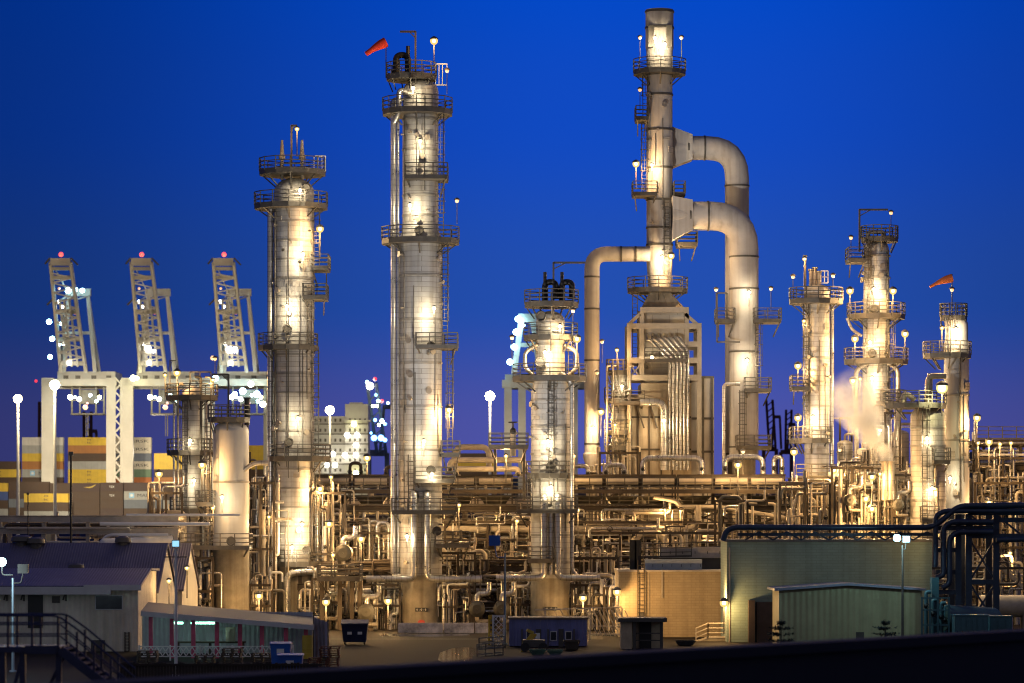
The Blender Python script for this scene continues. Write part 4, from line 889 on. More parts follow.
# ---- middle: blue cabin, lattice gates, kiosk, lift, tan building
BLUES = mat('blue_sheet', (.14, .15, .34), .5, 0, .25, .5, 'corr', .6, pw=1.3, streak=.25)
Y = 222; t = thing('site_cabin', 'blue corrugated site cabin with dark windows at the middle bottom', 'cabin', (X(548, Y), Y+1.5, 0)); a, c = X(509, Y), X(587, Y); z1 = Zp(618, Y)
b = MB(); b.box(a, c, Y, Y+3, .05, z1-.1); b.build('wall', BLUES, t); b = MB(); b.box(a-.08, c+.08, Y-.1, Y+3.1, z1-.098, z1+.04); b.build('roof', mat('cabin_roof', (.17, .12, .09), .7, 0, .3, 1), t)
for x0, x1, y0, y1, nm in ((526, 534, 631, 640, 'window'), (550, 557, 631, 641, 'window'), (565, 572, 631, 640, 'window'), (536, 541, 629, 648, 'door'), (558.5, 563.5, 629, 648, 'door')):
    b = MB(); b.box(X(x0, Y), X(x1, Y), Y-.06, Y-.002, Zp(y1, Y), Zp(y0, Y)); f = b.build(nm, FASC if nm == 'window' else DARK, t)
    if nm == 'window': b = MB(); b.box(X(x0+1, Y), X(x1-1, Y), Y-.075, Y-.062, Zp(y1-1, Y), Zp(y0+1, Y)); b.build('pane', MATS['dark_glass'], f)
b = MB(); b.box(X(535.5, Y), X(540, Y), Y-.09, Y-.065, Zp(640, Y), Zp(633, Y)); b.build('notice', WHITE, t)
for px in (522, 548, 574): b = MB(); b.box(X(px, Y)-.05, X(px, Y)+.05, Y-.25, Y-.1, .0, Zp(629, Y)); b.build('post', STEEL, t)
def lattice(x0, x1, y0, y1, Y, n, rows, label, m=WHITE, name='lattice_gate'):
    t = thing(name, label, 'gate', (X((x0+x1)/2, Y), Y, 0), 'lattice gates'); b = MB(); dx = (x1-x0)/n; dy = (y1-y0)/rows
    for i in range(n):
        for j in range(rows): p = (x0+i*dx, y0+j*dy); b.bar(P(p[0], p[1], Y), P(p[0]+dx, p[1]+dy, Y), .055); b.bar(P(p[0]+dx, p[1], Y), P(p[0], p[1]+dy, Y+.05), .055)
    b.build('lattice', m, t); b = MB()
    for px in (x0, x1): b.box(X(px, Y)-.06, X(px, Y)+.06, Y-.06, Y+.06, 0, Zp(y0-1, Y))
    b.bar(P(x0, y0, Y), P(x1, y0, Y), .09); b.build('frame', m, t); return t
lattice(493, 504, 616, 650, 224, 2, 6, 'tall white lattice gate left of the blue cabin'); lattice(489, 493, 616, 648, 224.5, 1, 7, 'narrow tan lattice post beside the tall white lattice gate', YEL)
t = thing('barrier_rails', 'low white pipe railings left of the blue cabin', 'railing', (X(490, 205), 205, 0)); b = MB(); b.rail([P(477, 659, 205), P(503, 656, 208)], h=.95, rails=(.3, .7, 1.1)); b.build('railing', STEEL, t); b = MB(); b.rail([P(479, 650, 212), P(505, 648, 214)], h=.8, rails=(.3, .7, 1.1)); b.build('railing', STEEL, t)
t = thing('slanted_rack', 'rack of slanting pale bars behind the blue cabin', 'rack', (X(590, 236), 236, 0)); b = MB()
for i in range(15): b.bar(P(535+i*6.4, 610 + max(0, 3-i)*2, 236), P(543+i*6.4, 625, 236.3), .05)
for i in range(9): b.bar(P(584+i*4.3, 608, 234), P(598+i*4.3, 636, 234), .06)
b.bar(P(584, 626, 234), P(622, 626, 234), .08); b.bar(P(590, 634, 234), P(622, 634, 234), .08); b.build('bar', CREAM, t); b = MB()
for px in (545, 590, 622): b.bar(P(px, 608, 234), (X(px, 234), 234, 0), .1)
b.bar(P(535, 610, 234), P(622, 607, 234), .09); b.build('frame', CREAM, t)
t = thing('cherry_picker', 'folded yellow boom lift in front of the blue cabin', 'lift', (X(530, 214), 214, 0)); b = MB(); b.box(X(523, 214), X(545, 214), 213.2, 214.8, .35, .8); b.build('chassis', DARK, t); b = MB(); b.bar(P(524, 645, 213.8), P(533, 633, 213.8), .22); b.bar(P(533, 633, 213.8), P(527, 630, 213.6), .2); b.bar(P(527, 646, 214.1), P(536, 634, 214.1), .18); b.bar(P(524, 640, 213.5), P(522, 652, 213.5), .15); b.build('boom', YEL, t)
for px in (525, 543): b = MB(); b.cyl((X(px, 214)-.0, 213.1, .32), (X(px, 214), 213.35, .32), .32, 14); b.build('wheel', BLACK, t)
def skip(x0, x1, y0, Y, m, label, cat='skip', name='waste_skip'):
    a, c = X(x0, Y), X(x1, Y); z = Zp(y0, Y); t = thing(name, label, cat, ((a+c)/2, Y, 0)); b = MB(); b.prism([(a+.2, .05), (c-.2, .05), (c, z), (c-.07, z), (c-.25, .12), (a+.25, .12), (a+.07, z), (a, z)], 'y', Y-.8, Y+.8); b.box(a+.15, c-.15, Y-.84, Y-.8, .1, z); b.box(a+.15, c-.15, Y+.8, Y+.84, .1, z); b.build('body', m, t)
    b = MB(); b.bar((a, Y+.88, z), (c, Y+.88, z), .1); b.build('rim', m, t); b = MB(); b.bar((a, Y-.88, z), (c, Y-.88, z), .1)
    for q in (.25, .5, .75): b.box(a+(c-a)*q-.04, a+(c-a)*q+.04, Y-.92, Y-.845, .1, z)
    b.build('rim', m, t)
skip(529, 546, 650, 208, mat('green_skip_paint', (.03, .09, .06), .6, 0, .3, 1), 'dark green waste skip before the blue cabin, left one'); skip(547, 563, 650.5, 208, MATS['green_skip_paint'], 'dark green waste skip before the blue cabin, right one')
skip(563, 580, 641, 216, RUST, 'brown timber box at the right of the blue cabin', 'box', 'timber_box'); skip(675, 695, 641, 224, BLACK, 'black open bin in front of the tan building', 'bin')
TANB = mat('tan_block_wall', (.46, .36, .22), .85, 0, .2, .25, 'block', .3, pw=.6, ph=.2, streak=.25)
Y = 240; t = thing('block_building', 'tan block building with units on its flat roof', 'building', (X(672, Y), Y+4, 0)); a, c = X(619, Y), X(729, Y); z1 = Zp(572, Y)
b = MB(); b.box(a, c, Y, Y+9, 0, z1); b.build('wall', TANB, t); b = MB(); b.box(a-.08, c+.08, Y-.08, Y+9.08, z1+.003, z1+.14); b.build('roof_edge', CREAM, t)
b = MB(); x = X(641, Y)
for s in (-.25, .25): b.bar((x+s, Y-.15, 1.5), (x+s, Y-.15, z1+.9), .07)
for i in range(14): b.bar((x-.25, Y-.15, 1.6+i*.3), (x+.25, Y-.15, 1.6+i*.3), .04)
b.build('ladder', RUST, t); b = MB(); b.box(X(640, Y), X(644, Y), Y-.1, Y-.01, Zp(617, Y), Zp(612, Y)); b.build('meter_box', STEEL, t)
b = MB(); b.box(X(662, Y)-.04, X(662, Y)+.04, Y-.08, Y-.02, 3, z1); b.box(X(649, Y)-.02, X(649, Y)+.02, Y-.06, Y-.02, 0, z1); b.build('downpipe', CREAM, t)
def hvac(x0, x1, y0, y1, Y, label, panels, m, vents=()):
    a, c, z1, z0 = X(x0, Y), X(x1, Y), Zp(y0, Y), Zp(y1, Y); t = thing('rooftop_unit', label, 'air unit', ((a+c)/2, Y, z0), 'rooftop units'); b = MB(); b.box(a, c, Y, Y+1.6, z0, z1); b.build('casing', m, t)
    for i in range(panels): b = MB(); w = (c-a)/panels; b.box(a+i*w+.05, a+(i+1)*w-.05, Y-.03, Y-.002, z0+.1, z1-.1); p = b.build('panel', m, t); b = MB(); b.box(a+i*w+w*.8, a+i*w+w*.85, Y-.06, Y-.032, (z0+z1)/2-.1, (z0+z1)/2+.1); b.build('handle', BLACK, p)
    return t
GREYB = mat('blue_grey_unit_paint', (.36, .41, .46), .5, .1, .2, 1)
hvac(645, 702, 559.5, 571.5, 242, 'long blue grey unit on the tan building roof', 6, GREYB); hvac(660, 722, 547, 558, 245, 'upper duct box behind the long unit on the tan building roof', 5, mat('grey_duct', (.42, .38, .34), .6, .1, .25, 1))
t = thing('roof_frame', 'dark steel posts with railing at the left end of the tan roof', 'frame', P(640, 572, 243)); b = MB()
for px in (633, 638): b.box(X(px, 243)-.25, X(px, 243)+.25, 243, 243.6, Zp(571, 243), Zp(540, 243))
b.build('post', BLACK, t); b = MB(); b.rail([P(619, 571, 243.5), P(645, 571, 243.5)]); b.build('railing', DARK, t); b = MB(); b.rail([P(645, 558, 243.5), P(722, 556, 246)]); b.box(X(660, 245), X(722, 245), 245.2, 245.3, Zp(571, 245), Zp(557.5, 245)); b.build('railing', DARK, t)
t = thing('guard_kiosk', 'small kiosk with a flat dark roof before the tan building', 'kiosk', (X(643, 218), 218, 0)); Y = 218; a, c = X(621, Y), X(664, Y); z = Zp(622, Y)
b = MB(); b.box(a, c, Y+1.2, Y+2.6, 0, z); b.box(a, X(632, Y), Y, Y+1.198, 0, z-.01); b.build('wall', mat('kiosk_wall', (.46, .36, .24), .8, 0, .3, 1), t); b = MB(); b.box(a-.2, c+.2, Y-.3, Y+2.8, z+.003, z+.28); b.build('roof', DARK, t); b = MB(); b.box(X(660, Y), X(663, Y), Y, Y+.2, 0, z); b.box(X(633, Y), X(636, Y), Y, Y+.1, 0, z); b.bar((X(634, Y), Y+.05, 1.1), (X(662, Y), Y+.05, 1.1), .07); b.bar((X(634, Y), Y+.05, .6), (X(662, Y), Y+.05, .6), .07); b.build('post', DARK, t); b = MB(); b.box(X(640, Y), X(652, Y), Y+1.1, Y+1.19, .02, 2.0); b.build('door', BLACK, t)
t = thing('ramp_rails', 'tan pipe railing climbing the ramp at the tan building corner', 'railing', (X(713, 232), 232, 0)); b = MB(); b.rail([P(696, 643, 232), P(708, 638, 232), P(727, 638, 232)]); b.build('railing', CREAM, t); b = MB(); b.prism([(X(696, 232), 0), (X(727, 232), 0), (X(727, 232), Zp(638, 232)), (X(708, 232), Zp(638, 232))], 'y', 232, 233.5); b.build('ramp', CONC, t)
# ---- green building, small shed, navy bridge
GRN = mat('green_block_wall', (.25, .34, .29), .8, 0, .15, .3, 'block', .25, pw=.8, ph=.2, streak=.2)
Y = 230; t = thing('block_building', 'large green grey block building at lower right', 'building', (X(830, Y), Y+4, 0)); a, c = X(727, Y), X(932, Y); z1 = Zp(542, Y)
b = MB(); b.box(a, c, Y, Y+7, 0, z1); b.build('wall', GRN, t); b = MB(); b.box(a-.12, c+.12, Y-.12, Y+7.12, z1+.003, z1+.2); b.build('roof_edge', mat('roof_trim', (.12, .12, .11), .6, 0, .2, 1), t)
b = MB(); b.box(X(748, Y), X(754, Y), Y-.9, Y-.01, 0, Zp(600, Y)); b.box(X(756, Y), X(775, Y), Y-.6, Y-.01, 0, Zp(602, Y)); b.build('entrance_porch', mat('porch_brown', (.10, .075, .06), .7, 0, .3, 1), t)
b = MB(); b.cyl((X(729.5, Y), Y-.12, 0), (X(729.5, Y), Y-.12, z1-.4), .06, 8); b.build('downpipe', CREAM, t)
Y = 221; t = thing('small_shed', 'small olive corrugated shed with a shallow gable roof', 'shed', (X(846, Y), Y+2, 0)); a, c = X(779, Y), X(922, Y); m_ = X(848, Y); z0, z1 = Zp(590, Y), Zp(585.5, Y)
b = MB(); b.prism([(a, 0), (c, 0), (c, z0), (m_, z1), (a, z0)], 'y', Y, Y+5.5); b.build('wall', mat('olive_corrugated_sheet', (.36, .34, .19), .6, 0, .2, .4, 'corr', .9, pw=.75, streak=.25), t)
b = MB(); b.prism([(a-.35, z0-.06), (m_, z1+.01), (m_, z1+.17), (a-.35, z0+.12)], 'y', Y-.4, Y+5.8); b.prism([(m_, z1+.01), (c+.25, z0-.04), (c+.25, z0+.12), (m_, z1+.17)], 'y', Y-.4, Y+5.8); b.build('roof', mat('grey_blue_roof_sheet', (.22, .25, .33), .5, .1, .2, .4), t)
b = MB(); b.box(X(856, Y), X(864, Y), Y-.05, Y-.002, Zp(640, Y), Zp(632, Y)); b.build('notice', STEEL, t)
def sapling(px, Y, label, seed):
    rr = random.Random(seed); t = thing('small_conifer', label, 'tree', (X(px, Y), Y, 0), 'layered conifers'); x = X(px, Y); b = MB(); b.cyl((x, Y, 0), (x, Y, Zp(619, Y)), .07, 7, .02); b.build('trunk', mat('bark', (.04, .03, .022), .9, 0, .3, 2) if 'bark' not in MATS else MATS['bark'], t)
    b = MB(); fol = MATS.get('conifer_needles') or mat('conifer_needles', (.018, .035, .028), .8, 0, .4, 3)
    for z, w in ((.3, 1.1), (.75, 1.25), (1.2, 1.1), (1.6, .95), (1.95, .35)):
        for i in range(11):
            a = rr.uniform(0, 6.283); L = w*rr.uniform(.6, 1.0)
            for j in range(26):
                f = rr.uniform(.15, 1); c = Vector((x + math.cos(a)*L*f, Y + math.sin(a)*L*f, z + .12*f*f + rr.uniform(-.06, .06))); d = Vector((rr.uniform(-1, 1), rr.uniform(-1, 1), rr.uniform(-.4, .5))).normalized()*.2; e = Vector((rr.uniform(-1, 1), rr.uniform(-1, 1), 0)).normalized()*.06
                b.add([c - e, c + e, c + d], [(0, 1, 2)])
    b.build('crown', fol, t)
sapling(781, 212, 'dark layered conifer at the left corner of the small olive shed', 1); sapling(885, 212, 'dark layered conifer in front of the small olive shed right half', 2)
Y = 224; t = thing('pipe_bridge', 'navy steel pipe bridge on braced legs at lower right', 'pipe bridge', (X(975, Y), Y, 0)); b = MB()
for px, top in ((958, 514), (968.5, 514), (996, 509)): b = MB(); b.box(X(px, Y)-.22, X(px, Y)+.22, Y-.2, Y+.2, 0, Zp(top, Y)); b.build('leg', NAVY, t); b = MB(); b.box(X(px, Y)-.22, X(px, Y)+.22, Y+3.3, Y+3.7, 0, Zp(top, Y)); b.build('leg', NAVY, t)
for x0, x1, py in ((968, 1045, 513), (968, 1045, 536), (936, 996, 528), (936, 960, 550), (936, 960, 572), (936, 960, 592), (968, 996, 582), (996, 1045, 520)): b = MB(); b.box(X(x0, Y), X(x1, Y), Y-.13, Y+.13, Zp(py, Y)-.17, Zp(py, Y)+.17); b.build('beam', NAVY, t)
for a, c in (((970, 540), (995, 580)), ((995, 540), (970, 580)), ((970, 584), (995, 622)), ((995, 584), (970, 622)), ((997, 515), (1020, 534)), ((972, 516), (990, 534))): b = MB(); b.bar(P(*a, Y-.05), P(*c, Y+.05), .13); b.build('brace', NAVY, t)
NP = mat('navy_pipe', (.035, .05, .085), .35, .4, .25, 1)
for pts, r in (([(723, 541), (726, 531), (734, 527.5), (932, 527.5), (944, 519), (958, 506), (1045, 505)], .21), ([(935, 567), (935.5, 556), (935.5, 516), (944, 511), (1045, 511)], .19), ([(936, 578), (943.5, 575), (943.5, 528), (950, 522), (993, 522)], .21), ([(942, 588), (949.5, 584), (949.5, 538), (957, 532), (993, 532)], .21), ([(996, 540), (1045, 539)], .2)):
    pipe(t, [P(a, c, Y-.6) for a, c in pts], r, NP, 1.0, 12)
b = MB(); b.box(X(738, Y), X(936, Y), Y+.2, Y+.5, Zp(536, Y), Zp(533, Y))
for i in range(7): a = 745 + i*28; b.bar(P(a, 540, Y+.35), P(a+14, 532, Y+.35), .12); b.bar(P(a+14, 532, Y+.35), P(a+28, 540, Y+.35), .12)
b.build('truss', NAVY, t)
TEAL = mat('teal_paint', (.05, .14, .16), .5, .1, .25, 1)
t = thing('teal_tank', 'teal round topped tank behind the cabinet under the navy bridge', 'tank', (X(968, 218), 218, 0)); b = MB(); b.cyl(P(940, 618, 216), P(992, 621, 220), .95, 24); b.build('shell', mat('dull_teal_paint', (.06, .10, .08), .6, 0, .3, 1), t)
for px in (948, 982): b = MB(); b.box(X(px, 218)-.2, X(px, 218)+.2, 217.2, 218.8, 0, Zp(622, 218)); b.build('saddle', CONC, t)
def cab(x0, x1, y0, Y, label, ribs): 
    a, c = X(x0, Y), X(x1, Y); z = Zp(y0, Y); t = thing('equipment_cabinet', label, 'cabinet', ((a+c)/2, Y, 0), 'teal cabinets'); b = MB(); b.box(a, c, Y, Y+1.5, .1, z); b.build('casing', TEAL, t); b = MB(); b.box(a-.05, c+.05, Y-.05, Y+1.55, z+.003, z+.08); b.build('lid', TEAL, t)
    for i in range(ribs): w = (c-a)/ribs; b = MB(); b.box(a+i*w+.06, a+(i+1)*w-.06, Y-.03, Y-.003, .3, z-.15); p = b.build('door', TEAL, t); b = MB(); b.box(a+i*w+.12, a+i*w+.16, Y-.06, Y-.032, z*.5, z*.6); b.build('handle', BLACK, p)
    b = MB(); b.box(a, c, Y+.05, Y+1.45, 0, .1); b.build('base', DARK, t)
cab(955, 988, 616, 212, 'teal equipment cabinet under the navy bridge, larger one', 6); cab(990, 1012, 617, 214, 'teal cabinet farther right under the navy bridge', 3)
t = thing('pipe_skid', 'teal caged pipe skid beside the green building corner', 'skid', (X(936, 215), 215, 0)); Y = 215; b = MB()
for px in (922, 930, 938, 949): b.box(X(px, Y)-.06, X(px, Y)+.06, Y, Y+.12, 0, Zp(597, Y))
for py in (598, 610, 625): b.bar(P(922, py, Y+.06), P(949, py, Y+.06), .1)
b.build('frame', TEAL, t)
for px, a in ((926, 592), (933, 600), (941, 603), (945, 606)): pipe(t, [P(px, 645, Y+.8), P(px, a, Y+.8), P(px+5, a, Y+.8)], .13, TEAL); valve(t, P(px, a+14, Y+.6), .14)
b = MB(); b.box(X(934, Y), X(941, Y), Y+1, Y+2, Zp(612, Y), Zp(578, Y)); b.box(X(934, Y), X(941, Y), Y+1, Y+1.1, 0, Zp(612, Y)); b.build('cabinet', TEAL, t)
# ---- foreground dark guard wall and stair
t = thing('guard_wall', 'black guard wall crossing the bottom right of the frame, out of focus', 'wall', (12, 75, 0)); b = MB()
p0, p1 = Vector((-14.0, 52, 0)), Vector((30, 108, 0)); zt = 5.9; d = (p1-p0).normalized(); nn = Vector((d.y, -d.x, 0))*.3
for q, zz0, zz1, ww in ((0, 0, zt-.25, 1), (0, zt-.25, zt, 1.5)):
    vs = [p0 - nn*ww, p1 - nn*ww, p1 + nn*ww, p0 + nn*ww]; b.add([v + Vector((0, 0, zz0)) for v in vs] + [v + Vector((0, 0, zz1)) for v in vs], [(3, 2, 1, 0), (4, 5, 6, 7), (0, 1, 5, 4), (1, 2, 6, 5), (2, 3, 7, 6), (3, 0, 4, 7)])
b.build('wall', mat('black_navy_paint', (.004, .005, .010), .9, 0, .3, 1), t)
Y = 112; t = thing('metal_staircase', 'navy metal staircase with handrails at the bottom left corner', 'staircase', (X(40, Y), Y, 0)); zl = Zp(647, Y)
STN = mat('navy_stair_paint', (.018, .026, .075), .45, .2, .3, 1)
b = MB(); b.box(X(-40, Y), X(60, Y), Y, Y+2.2, zl-.2, zl); b.box(X(25, Y), X(57, Y), Y-.06, Y-.003, zl-.25, zl+.05); b.build('landing', STN, t)
e = P(128, 700, Y); s_ = Vector((X(60, Y), Y, zl)); b = MB()
for dy in (0, 2.1): b = MB(); b.bar(s_ + Vector((0, dy, -.1)), e + Vector((0, dy, -.1)), .08, .32); b.build('stringer', STN, t)
b = MB()
for i in range(11): c = s_ + (e - s_)*(i+.5)/11; b.box(c.x-.15, c.x+.15, Y+.05, Y+2.05, c.z-.03, c.z+.02)
b.build('tread', RUST, t)
for dy in (0.02, 2.1):
    b = MB(); hh = 1.12; s2 = s_ + Vector((0, dy, 0)); e2 = e + Vector((0, dy, 0))
    b.tube([(X(-40, Y), Y+dy, zl+hh), (X(58, Y), Y+dy, zl+hh), s2 + Vector((.7, 0, hh-.55)), e2 + Vector((0, 0, hh-.1))], .035, 8, .25)
    for f in (.35, .72): b.tube([(X(-40, Y), Y+dy, zl+hh*f), s2 + Vector((0, 0, hh*f)), e2 + Vector((0, 0, hh*f-.1))], .028, 8)
    for px in (-20, 8, 32, 58): b.box(X(px, Y)-.04, X(px, Y)+.04, Y+dy-.04, Y+dy+.04, zl, zl+hh)
    for f in (.25, .5, .75): c = s2 + (e2-s2)*f; b.box(c.x-.04, c.x+.04, c.y-.04, c.y+.04, c.z-.1, c.z+hh-.1)
    b.build('handrail', STN, t)
for px in (2, 22, 58): b = MB(); b.box(X(px, Y)-.1, X(px, Y)+.1, Y+.1, Y+.3, 0, zl-.2); b.build('leg', STN, t)
b = MB(); b.bar((X(2, Y), Y+.2, 1.5), (X(22, Y), Y+.2, zl-.3), .12); b.bar((X(22, Y), Y+1.9, 1.5), (X(58, Y), Y+1.9, zl-.3), .12); b.build('brace', STN, t)
# ---- light poles in the foreground
def spot(root, loc, tgt, power, colr, ang, rad=.3):
    l = bpy.data.lights.new('lamp_light', 'SPOT'); l.energy = power; l.color = colr; l.spot_size = math.radians(ang); l.spot_blend = .6; l.shadow_soft_size = rad
    o = bpy.data.objects.new('lamp_light', l); col.objects.link(o); o.parent = root; o.location = Vector(loc) - root.location; o.rotation_euler = (Vector(tgt) - Vector(loc)).to_track_quat('-Z', 'Y').to_euler(); return o
def lamppost(px, Y, ptop, label, m, heads, w=.07, name='lamp_post'):
    x = X(px, Y); zt = Zp(ptop, Y); t = thing(name, label, 'lamp post', (x, Y, 0), 'lamp posts'); b = MB(); b.cyl((x, Y, 0), (x, Y, zt), w*1.3, 12, w); b.cyl((x, Y, 0), (x, Y, .1), w*3, 12); b.build('pole', m, t)
    for dx, dz, sz, gl, face in heads:
        b = MB(); c = Vector((x+dx, Y, zt+dz)); b.tube([(x, Y, zt-.3), (x+dx*.8, Y, zt-.3), (c.x, c.y, c.z-sz*.4)], .04, 8, .15); 
        b.box(c.x-sz*.55, c.x+sz*.55, Y-.16, Y+.16, c.z-sz*.5, c.z+sz*.5); h = b.build('lamp_head', DARK if gl is not BLUEP else BLUEP, t)
        b = MB(); b.box(c.x-sz*.45, c.x+sz*.45, Y-.18 if face < 0 else Y+.162, Y-.162 if face < 0 else Y+.18, c.z-sz*.4, c.z+sz*.4); b.build('glass', gl if face < 0 and gl is not BLUEP else GLOWW, h)
    return t
t = lamppost(176, 180, 548, 'white lamp post in front of the lean-to with a small square cool lamp', WHITE, [(0, .25, .42, mat('dim_cool_glass', (.5, .7, .8), emit=(.3, .65, .9), es=1.2), -1)])
b = MB(); b.bar(P(164, 557, 180), P(187, 557, 180), .06); b.build('crossarm', STEEL, t); spot(t, P(176, 544, 180.8), P(262, 320, 262), 26000, (1, .92, .83), 34)
t = lamppost(505, 226, 553, 'blue lamp post with a blue hooded floodlight facing the plant', mat('steel_blue_paint', (.05, .13, .24), .5, .1, .2, 1), [(-.75, .9, .75, BLUEP, 1)]); spot(t, P(495, 541, 227), P(480, 200, 262), 34000, (1, .92, .83), 60); spot(t, P(495, 541, 227), P(850, 240, 275), 60000, (1, .92, .83), 42)
t = lamppost(902.5, 216, 545, 'grey lamp post with a glaring cool white lamp before the green building', STEEL, [(.25, .4, .5, GLOWB, -1)])
b = MB(); b.sphere(P(897, 538, 215.6), .26, 12, 8); b.build('globe', GLOWC, t); lo = bpy.data.objects.new('lamp_light', light_data('street', 470, (.55, .92, 1))); col.objects.link(lo); lo.parent = t; lo.location = P(897, 541, 214.6) - t.location
pass
t = lamppost(13, 185, 578, 'pale lamp post at the left edge with a cyan glow and a dark head', mat('pale_blue_pole', (.28, .36, .42), .5, .1, .2, 1), [(.6, .55, .55, DARK, -1)])
b = MB(); b.sphere(P(2, 562, 184.8), .26, 12, 8); b.build('globe', GLOWC, t); b = MB(); b.tube([P(13, 575, 185), P(2, 575, 185), P(2, 566, 185)], .04, 8, .2); b.build('arm', STEEL, t); lo = bpy.data.objects.new('lamp_light', light_data('street2', 650, (.72, .93, 1))); col.objects.link(lo); lo.parent = t; lo.location = P(-14, 572, 183) - t.location
t = lamppost(71, 236, 455, 'thin black pole with a small box on top rising over the shed roof', BLACK, [(.0, .1, .3, DARK, -1)], .07, 'signal_pole')
for px, Y, pt, lab in ((408, 262, 490, 'dark thin pole in front of the rack left of the tallest column'), (28, 245, 495, 'thin short black rod over the shed roof at far left')): lamppost(px, Y, pt, lab, BLACK, [(.0, .1, .16, DARK, -1)], .04, 'signal_pole')
# shed lamps
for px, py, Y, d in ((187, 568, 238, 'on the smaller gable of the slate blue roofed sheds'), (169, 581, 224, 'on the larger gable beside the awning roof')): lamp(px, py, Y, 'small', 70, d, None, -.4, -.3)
# ================================================================== THE PORT: cranes, containers, masts, far blocks
def crane(name_label):
    Y = 950; k = K(Y); t = thing('gantry_crane', name_label, 'crane', (X(75, Y), Y, 0), 'raised boom port cranes')
    def Q(px, py, dy=0): return P(px, py, Y + dy)
    for px in (48, 111):
        for dy in (0, 22):
            b = MB(); b.bar(Q(px - (0), 551, dy), Q(px, 378, dy), 2.6 if px > 60 else 3.6, 2.4); b.build('leg', CRANE, t)
    b = MB()
    for i in range(12):
        y0 = 545 - i*14; b.bar(Q(114.5, y0, -1), Q(121, y0-7, -1), .5); b.bar(Q(121, y0-7, -1), Q(114.5, y0-14, -1), .5)
    for px in (114.5, 121.5): b.bar(Q(px, 551, -1), Q(px, 380, -1), .7)
    b.build('stair_tower', CRANE, t)
    for dy in (0, 22):
        b = MB(); b.box(Q(42, 0).x, Q(117, 0).x, Y+dy-1.2, Y+dy+1.2, Zp(386, Y), Zp(379, Y)); b.build('portal_beam', CRANE, t); b = MB(); b.box(Q(46, 0).x, Q(113, 0).x, Y+dy-1, Y+dy+1, Zp(506, Y), Zp(500, Y)); b.build('portal_beam', CRANE, t)
    b = MB(); b.box(Q(56, 0).x, Q(114, 0).x, Y+3, Y+20, Zp(385.5, Y), Zp(371, Y)); b.m = 1
    for px in (62, 74, 90, 105): b.box(Q(px, 0).x, Q(px+5, 0).x, Y+2.9, Y+3, Zp(380, Y), Zp(375, Y))
    b.build('machinery_house', [CRANE, STEEL], t)
    b = MB()
    for a, c in (((64, 372), (69, 296)), ((95, 372), (88, 296))): b.bar(Q(*a, 1), Q(*c, 1), 1.1)
    b.bar(Q(66, 292.5, 1), Q(91, 292.5, 1), 2.2); b.bar(Q(88, 297, 1), Q(99, 372, 12), 1.0); b.bar(Q(69, 297, 1), Q(60, 372, 12), 1.0); b.bar(Q(67, 333, 1), Q(92, 333, 1), .9); b.build('apex_frame', CRANE, t)
    BL, BR = (Q(61, 372, -2), Q(50.5, 262, -14)), (Q(86, 372, -2), Q(70.5, 262, -14))
    def L(f): return BL[0] + (BL[1]-BL[0])*f
    def Rr(f): return BR[0] + (BR[1]-BR[0])*f
    b = MB()
    for s in (L, Rr): b.bar(s(0), s(1), 1.0, 1.6)
    b.bar(L(1), Rr(1), 1.8, 2.2); b.bar(L(.94), Rr(.94), 1.0); b.bar(L(.86), Rr(.86), 1.2)
    for f in (.55, .3, .08): b.bar(L(f), Rr(f), 1.3)
    up = Vector((0, -2.5, 1.2))
    for s in (L, Rr):
        b.bar(s(.03) + up, s(.93) + up, .6)
        for i in range(18): f = .03 + i*.05; b.bar(s(f), s(f+.025) + up, .35); b.bar(s(f+.025) + up, s(f+.05), .35)
    for i in range(9): f = .05 + i*.09; b.bar(L(f) + up, Rr(f+.045) + up, .4); b.bar(Rr(f+.045) + up, L(f+.09) + up, .4)
    b.build('boom', mat('crane_boom_steel', (.42, .40, .36), .6, .1, .25, .1), t)
    b = MB(); c = lambda f, g: L(f)*(1-g) + Rr(f)*g + Vector((0, -1, 0))
    for i in range(9): f = .08 + i*.055; b.bar(c(f, .28), c(f+.055, .48), .4); b.bar(c(f, .48), c(f+.055, .28), .4)
    for g in (.28, .48, .72): b.bar(c(.05, g), c(.66, g), .6)
    b.build('catwalk', CRANE, t)
    b = MB(); b.bar(Q(68, 296, 2), L(.66) + Vector((2, 0, 0)), .35); b.bar(Q(89, 296, 2), Rr(.66), .35); b.bar(Q(70, 296, 2), L(.95) + Vector((1, 0, 0)), .3); b.build('forestay', CRANE, t)
    b = MB(); b.box(Q(72, 0).x, Q(104, 0).x, Y-3, Y+4, Zp(415, Y), Zp(413.5, Y)); 
    for px in (72, 80, 96, 104): b.bar(Q(px, 414, -2.8), Q(px, 387, -2.8), .5)
    b.box(Q(80, 0).x, Q(98, 0).x, Y-2.5, Y+3, Zp(404, Y), Zp(390, Y)); b.bar(Q(88, 415), Q(88, 436), .3); b.bar(Q(86, 415), Q(86, 436), .2); b.box(Q(72, 0).x, Q(104, 0).x, Y-2.9, Y-2.7, Zp(401, Y), Zp(400, Y)); b.build('trolley', STEEL, t)
    b = MB(); b.bar(Q(45, 264, -14), Q(50, 258, -14), .5); b.bar(Q(71, 258, -14), Q(78, 265, -14), .5); b.bar(Q(47, 305, -9), Q(54, 298, -9), .5); b.build('rope_guide', STEEL, t)
    def light(px, py, g, r, dy=-6, nm='lamp'): b = MB(); p = Q(px, py, dy); b.sphere(p, r, 8, 6); b.build(nm, g, t)
    for px, py in ((61, 254.5), (75, 312)): light(px, py, GLOWR, .75, -15 if py < 300 else -3, 'warning_light')
    return t, light, Q, Y
CRW = .06
c1, light, Q, Yc = crane('port crane with raised boom and cyan lamps on its frame, leftmost of three')
c2 = copy_tree(c1); c3 = copy_tree(c1)
